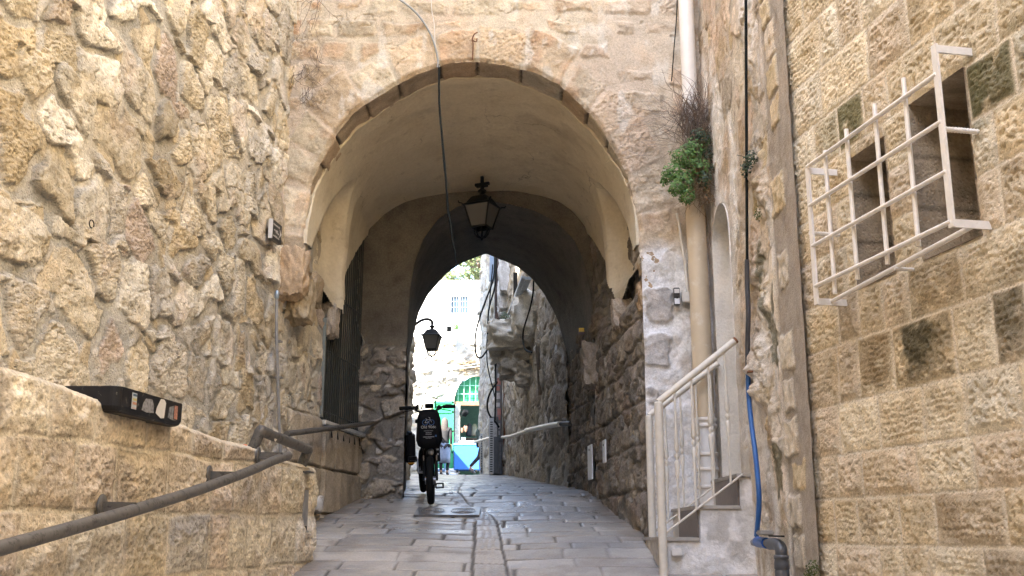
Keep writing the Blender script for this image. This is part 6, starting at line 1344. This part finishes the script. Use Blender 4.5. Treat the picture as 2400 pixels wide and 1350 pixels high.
# ------------------------------------------------------------------ people in the far street
def skin(name, nodes, edges, mat, parent, sub=1):
    me = bpy.data.meshes.new(name); me.from_pydata([n[0] for n in nodes], edges, []); o = bpy.data.objects.new(name, me); COL.objects.link(o)
    md = o.modifiers.new('s', 'SKIN'); md.use_smooth_shade = True
    for i, n in enumerate(nodes): r = n[1]; me.skin_vertices[0].data[i].radius = (r, r) if not isinstance(r, tuple) else r; me.skin_vertices[0].data[i].use_root = i == 0
    ms = o.modifiers.new('u', 'SUBSURF'); ms.levels = sub; ms.render_levels = sub; bpy.context.view_layer.update()
    m2 = bpy.data.meshes.new_from_object(o.evaluated_get(bpy.context.evaluated_depsgraph_get())); bpy.data.objects.remove(o); m2.name = name
    for p in m2.polygons: p.use_smooth = True
    return link(name, m2, mat, parent)
def fingers(wr, d, sp, n0):
    """five fingers of different lengths from a palm: nodes and edges appended to the arm"""
    nodes = []; edges = []; d = Vector(d).normalized(); sp = Vector(sp).normalized(); palm = Vector(wr) + d * .085; nodes.append((tuple(palm), (.034, .018))); edges.append((n0, 0)); k = 1
    for i, L in enumerate((.072, .082, .076, .06)):
        b = palm + sp * (.03 - .02 * i) + d * .01; t = b + d * L * .55 + Vector((0, -.01, -.0)); e = b + d * L + Vector((0, -.02, 0)); nodes += [(tuple(t), .009), (tuple(e), .008)]; edges += [(-1, k), (k, k + 1)]; k += 2
    t = Vector(wr) + d * .05 + sp * .05; nodes += [(tuple(t), .010), (tuple(t + d * .035 + sp * .012), .009)]; edges += [(-2, k), (k, k + 1)]
    return nodes, edges
def person(label, loc, rz, H, legL, legR, armL, armR, lean=0.0, female=False, top=None, legs=None, hair=None, skirt=None, hood=None, shoe=None, longhair=False):
    root = empty('person', loc, local=True); root.rotation_euler = (0, 0, rz); tag(root, label, 'person'); s = H / 1.7
    SK = simple('skin_tone', (.42, .25, .17), rough=.55, var=.08)
    V = lambda x, y, z: (x * s, (y - lean * max(0, z - .9)) * s, z * s)
    sw = .17 if female else .195
    N = [(V(0, 0, .93), (.13 * s, .10 * s)), (V(0, 0, 1.08), (.115 * s, .085 * s)), (V(0, 0, 1.25), (.135 * s, .095 * s)), (V(0, 0, 1.38), (.125 * s, .085 * s)), (V(0, -.005, 1.45), .05 * s), (V(0, -.015, 1.51), .048 * s), (V(0, -.02, 1.58), (.072 * s, .088 * s)), (V(0, -.015, 1.655), (.062 * s, .075 * s))]
    E = [(i, i + 1) for i in range(7)]
    def chain(start, pts):
        k = start
        for p, r in pts: N.append((p, r)); E.append((k, len(N) - 1)); k = len(N) - 1
        return k
    for sx, L in ((-1, legL), (1, legR)): chain(0, [(V(sx * .09, 0, .86), .082 * s), (V(sx * .095, L[0], L[1]), .052 * s), (V(sx * .095, L[2], L[3]), .036 * s), (V(sx * .097, L[2] - .12, max(.03, L[3] - .06)), .034 * s)])
    for sx, A in ((-1, armL), (1, armR)):
        k = chain(3, [(V(sx * sw, 0, 1.38), .052 * s), (V(sx * (sw + .03), A[0], A[1]), .042 * s), (V(sx * (sw + .02), A[2], A[3]), .028 * s)])
        d = Vector(N[k][0]) - Vector(N[k - 1][0]); fn, fe = fingers(N[k][0], d, (-sx * .2, -1, 0), k); o = len(N); N += fn
        for a, b in fe: E.append((k if (a, b) == (k, 0) else (o if a == -1 else (o if a == -2 else a + o)), b + o))
    skin('body', N, E, SK, root)
    T = simple('garment_top', top, rough=.85, var=.15); G = simple('garment_legs', legs, rough=.85, var=.15)
    J = [(V(0, 0, .80), (.165 * s, .135 * s)), (V(0, 0, 1.08), (.145 * s, .115 * s)), (V(0, 0, 1.25), (.16 * s, .12 * s)), (V(0, 0, 1.37), (.15 * s, .105 * s)), (V(0, 0, 1.45), .068 * s)]; JE = [(0, 1), (1, 2), (2, 3), (3, 4)]
    for sx, A in ((-1, armL), (1, armR)):
        k = 3
        for p, r in ((V(sx * sw, 0, 1.375), .068 * s), (V(sx * (sw + .03), A[0], A[1]), .056 * s), (V(sx * (sw + .02), A[0] + (A[2] - A[0]) * .93, A[1] + (A[3] - A[1]) * .93), .040 * s)): J.append((p, r)); JE.append((k, len(J) - 1)); k = len(J) - 1
    skin('jacket', J, JE, T, root)
    K = [(V(0, 0, .92), (.145 * s, .11 * s))]; KE = []
    for sx, L in ((-1, legL), (1, legR)):
        k = 0
        for p, r in ((V(sx * .09, 0, .84), .092 * s), (V(sx * .095, L[0], L[1]), .062 * s), (V(sx * .095, L[2], L[3] + .03), .048 * s)): K.append((p, r)); KE.append((k, len(K) - 1)); k = len(K) - 1
    skin('trousers', K, KE, G, root)
    for sx, L in ((-1, legL), (1, legR)):
        pitch = 0 if L[3] < .12 else .7; skin('shoe', [(V(sx * .095, L[2] + .03, L[3] - .02), .042 * s), (V(sx * .096, L[2] - .06, max(.035, L[3] - .045 - .05 * pitch)), .040 * s), (V(sx * .097, L[2] - .17, max(.028, L[3] - .06 - .13 * pitch)), .030 * s)], [(0, 1), (1, 2)], simple('shoe_dark', shoe or (.02, .02, .02), rough=.6), root)
    Hm = simple('hair_tone', hair, rough=.7, var=.3, scale=40); hp = Vector(V(0, -.02, 1.60)); m = MB()
    m.lathe([(.02 * s, .105 * s), (.06 * s, .09 * s), (.088 * s, .05 * s), (.094 * s, .0), (.088 * s, -.04 * s), (.08 * s, -.05 * s)], hp + Vector((0, .018 * s, 0)), 18, Matrix.Diagonal((.92, 1.08, 1))); hr = m.build('hair', Hm, root)
    if longhair:
        m = MB(); m.lathe([(.01 * s, .11 * s), (.075 * s, .07 * s), (.10 * s, .0), (.115 * s, -.12 * s), (.125 * s, -.26 * s), (.10 * s, -.36 * s), (.03 * s, -.40 * s)], hp + Vector((0, .06 * s, .01)), 18, Matrix.Diagonal((1, .62, 1))); m.build('hair_length', Hm, hr)
    # face
    for sx in (-1, 1):
        m = MB(); m.lathe([(.002, .012 * s), (.011 * s, .005 * s), (.011 * s, -.005 * s), (.002, -.012 * s)], hp + Vector((sx * .03 * s, -.082 * s, .0)), 8); m.build('eye', M_iron, root)
        m = MB(); m.lathe([(.004 * s, .03 * s), (.014 * s, .015 * s), (.012 * s, -.015 * s), (.004 * s, -.03 * s)], hp + Vector((sx * .078 * s, .0, -.015 * s)), 8); m.build('ear', SK, root)
    skin('nose', [(tuple(hp + Vector((0, -.082 * s, .0))), .010 * s), (tuple(hp + Vector((0, -.108 * s, -.035 * s))), .014 * s)], [(0, 1)], SK, root); m = MB(); m.box(hp + Vector((0, -.083 * s, -.062 * s)), (.04 * s, .012 * s, .009 * s)); m.build('mouth', simple('lips', (.3, .12, .1)), root)
    if skirt:
        m = MB(); n = 28; rows = [(.135, .95, .105), (.165, .86, .13), (.175, .70, .15), (.17, .52, .16), (.165, skirt[1], .165), (.155, skirt[1] + .005, .155)]; vs = []; fs = []
        for (w, z, d) in rows:
            for j in range(n): a = 2 * PI * j / n; k = 1 + .05 * math.sin(a * 6) * (1 - (z - skirt[1]) / .6); vs.append(V(w * k * math.cos(a), d * k * math.sin(a), z))
        for i in range(len(rows) - 1):
            for j in range(n): fs.append((i * n + j, i * n + (j + 1) % n, (i + 1) * n + (j + 1) % n, (i + 1) * n + j))
        m.add(vs, fs, True); m.build('skirt', simple('skirt_cloth', skirt[0], rough=.9, var=.12, bump=.004, bscale=20), root)
    return root
_q = P(1041, 1112, 30.5)
person('woman in a black jacket and grey blue skirt walking away past the bicycle', (_q.x, 30.5, gzf(30.5) + .005), math.radians(168), 1.64, (-.12, .47, .02, .09), (.06, .48, .02, .10), (.02, 1.12, -.06, .90), (-.02, 1.12, -.12, .92), lean=.05, female=True, top=(.014, .014, .016), legs=(.012, .012, .014), hair=(.045, .036, .032), skirt=((.20, .24, .33), .36), longhair=True)
_q = P(1124, 1106, 29.6)
person('person in a dark green jacket striding behind the corner of the shaded wall', (_q.x + .06, 29.6, gzf(29.6) + .005), math.radians(80), 1.72, (-.22, .50, -.30, .10), (.10, .50, .36, .20), (.12, 1.14, .05, .92), (-.14, 1.14, -.30, 1.0), lean=.10, top=(.03, .05, .045), legs=(.02, .022, .03), hair=(.03, .025, .02), shoe=(.1, .1, .11))
# ------------------------------------------------------------------ sky, sun, camera
SUN = Vector((-.578, -.503, .643)).normalized()
def lights():
    w = bpy.data.worlds.new('World'); SC.world = w; w.use_nodes = True; t = w.node_tree
    s = t.nodes.new('ShaderNodeTexSky'); s.sky_type = 'NISHITA'; s.sun_disc = False
    s.sun_elevation = math.asin(SUN.z); s.sun_rotation = math.atan2(SUN.x, SUN.y)
    s.air_density = 1.0; s.dust_density = 1.5; s.ozone_density = 1.0
    t.links.new(s.outputs[0], t.nodes['Background'].inputs['Color']); t.nodes['Background'].inputs['Strength'].default_value = .15
    l = bpy.data.lights.new('sun', 'SUN'); l.energy = 3.8; l.angle = math.radians(.5); l.color = (1, .95, .86)
    o = bpy.data.objects.new('sun', l); COL.objects.link(o); o.rotation_euler = (-SUN).to_track_quat('-Z', 'Y').to_euler(); o.location = (-10, -8, 20)
    c = bpy.data.cameras.new('camera'); co = bpy.data.objects.new('camera', c); COL.objects.link(co)
    c.sensor_width = 36; c.lens = 36 * FPX / 2400; c.clip_end = 500; c.clip_start = .05
    co.rotation_euler = (PI / 2 + PITCH, 0, 0); SC.camera = co
    v = SC.view_settings; v.view_transform = 'Standard'; v.look = 'None'; v.exposure = EXPOSURE; v.gamma = 1; v.use_curve_mapping = False
    SC.render.engine = 'CYCLES'; cy = SC.cycles
    cy.max_bounces = 10; cy.diffuse_bounces = 7; cy.glossy_bounces = 3; cy.transmission_bounces = 4; cy.transparent_max_bounces = 6
    cy.use_denoising = True; cy.caustics_reflective = False; cy.caustics_refractive = False; cy.sample_clamp_indirect = 6
    try: cy.denoiser = 'OPENIMAGEDENOISE'; cy.denoising_input_passes = 'RGB_ALBEDO_NORMAL'; cy.denoising_prefilter = 'NONE'
    except Exception: pass
EXPOSURE = 3.5
lights()
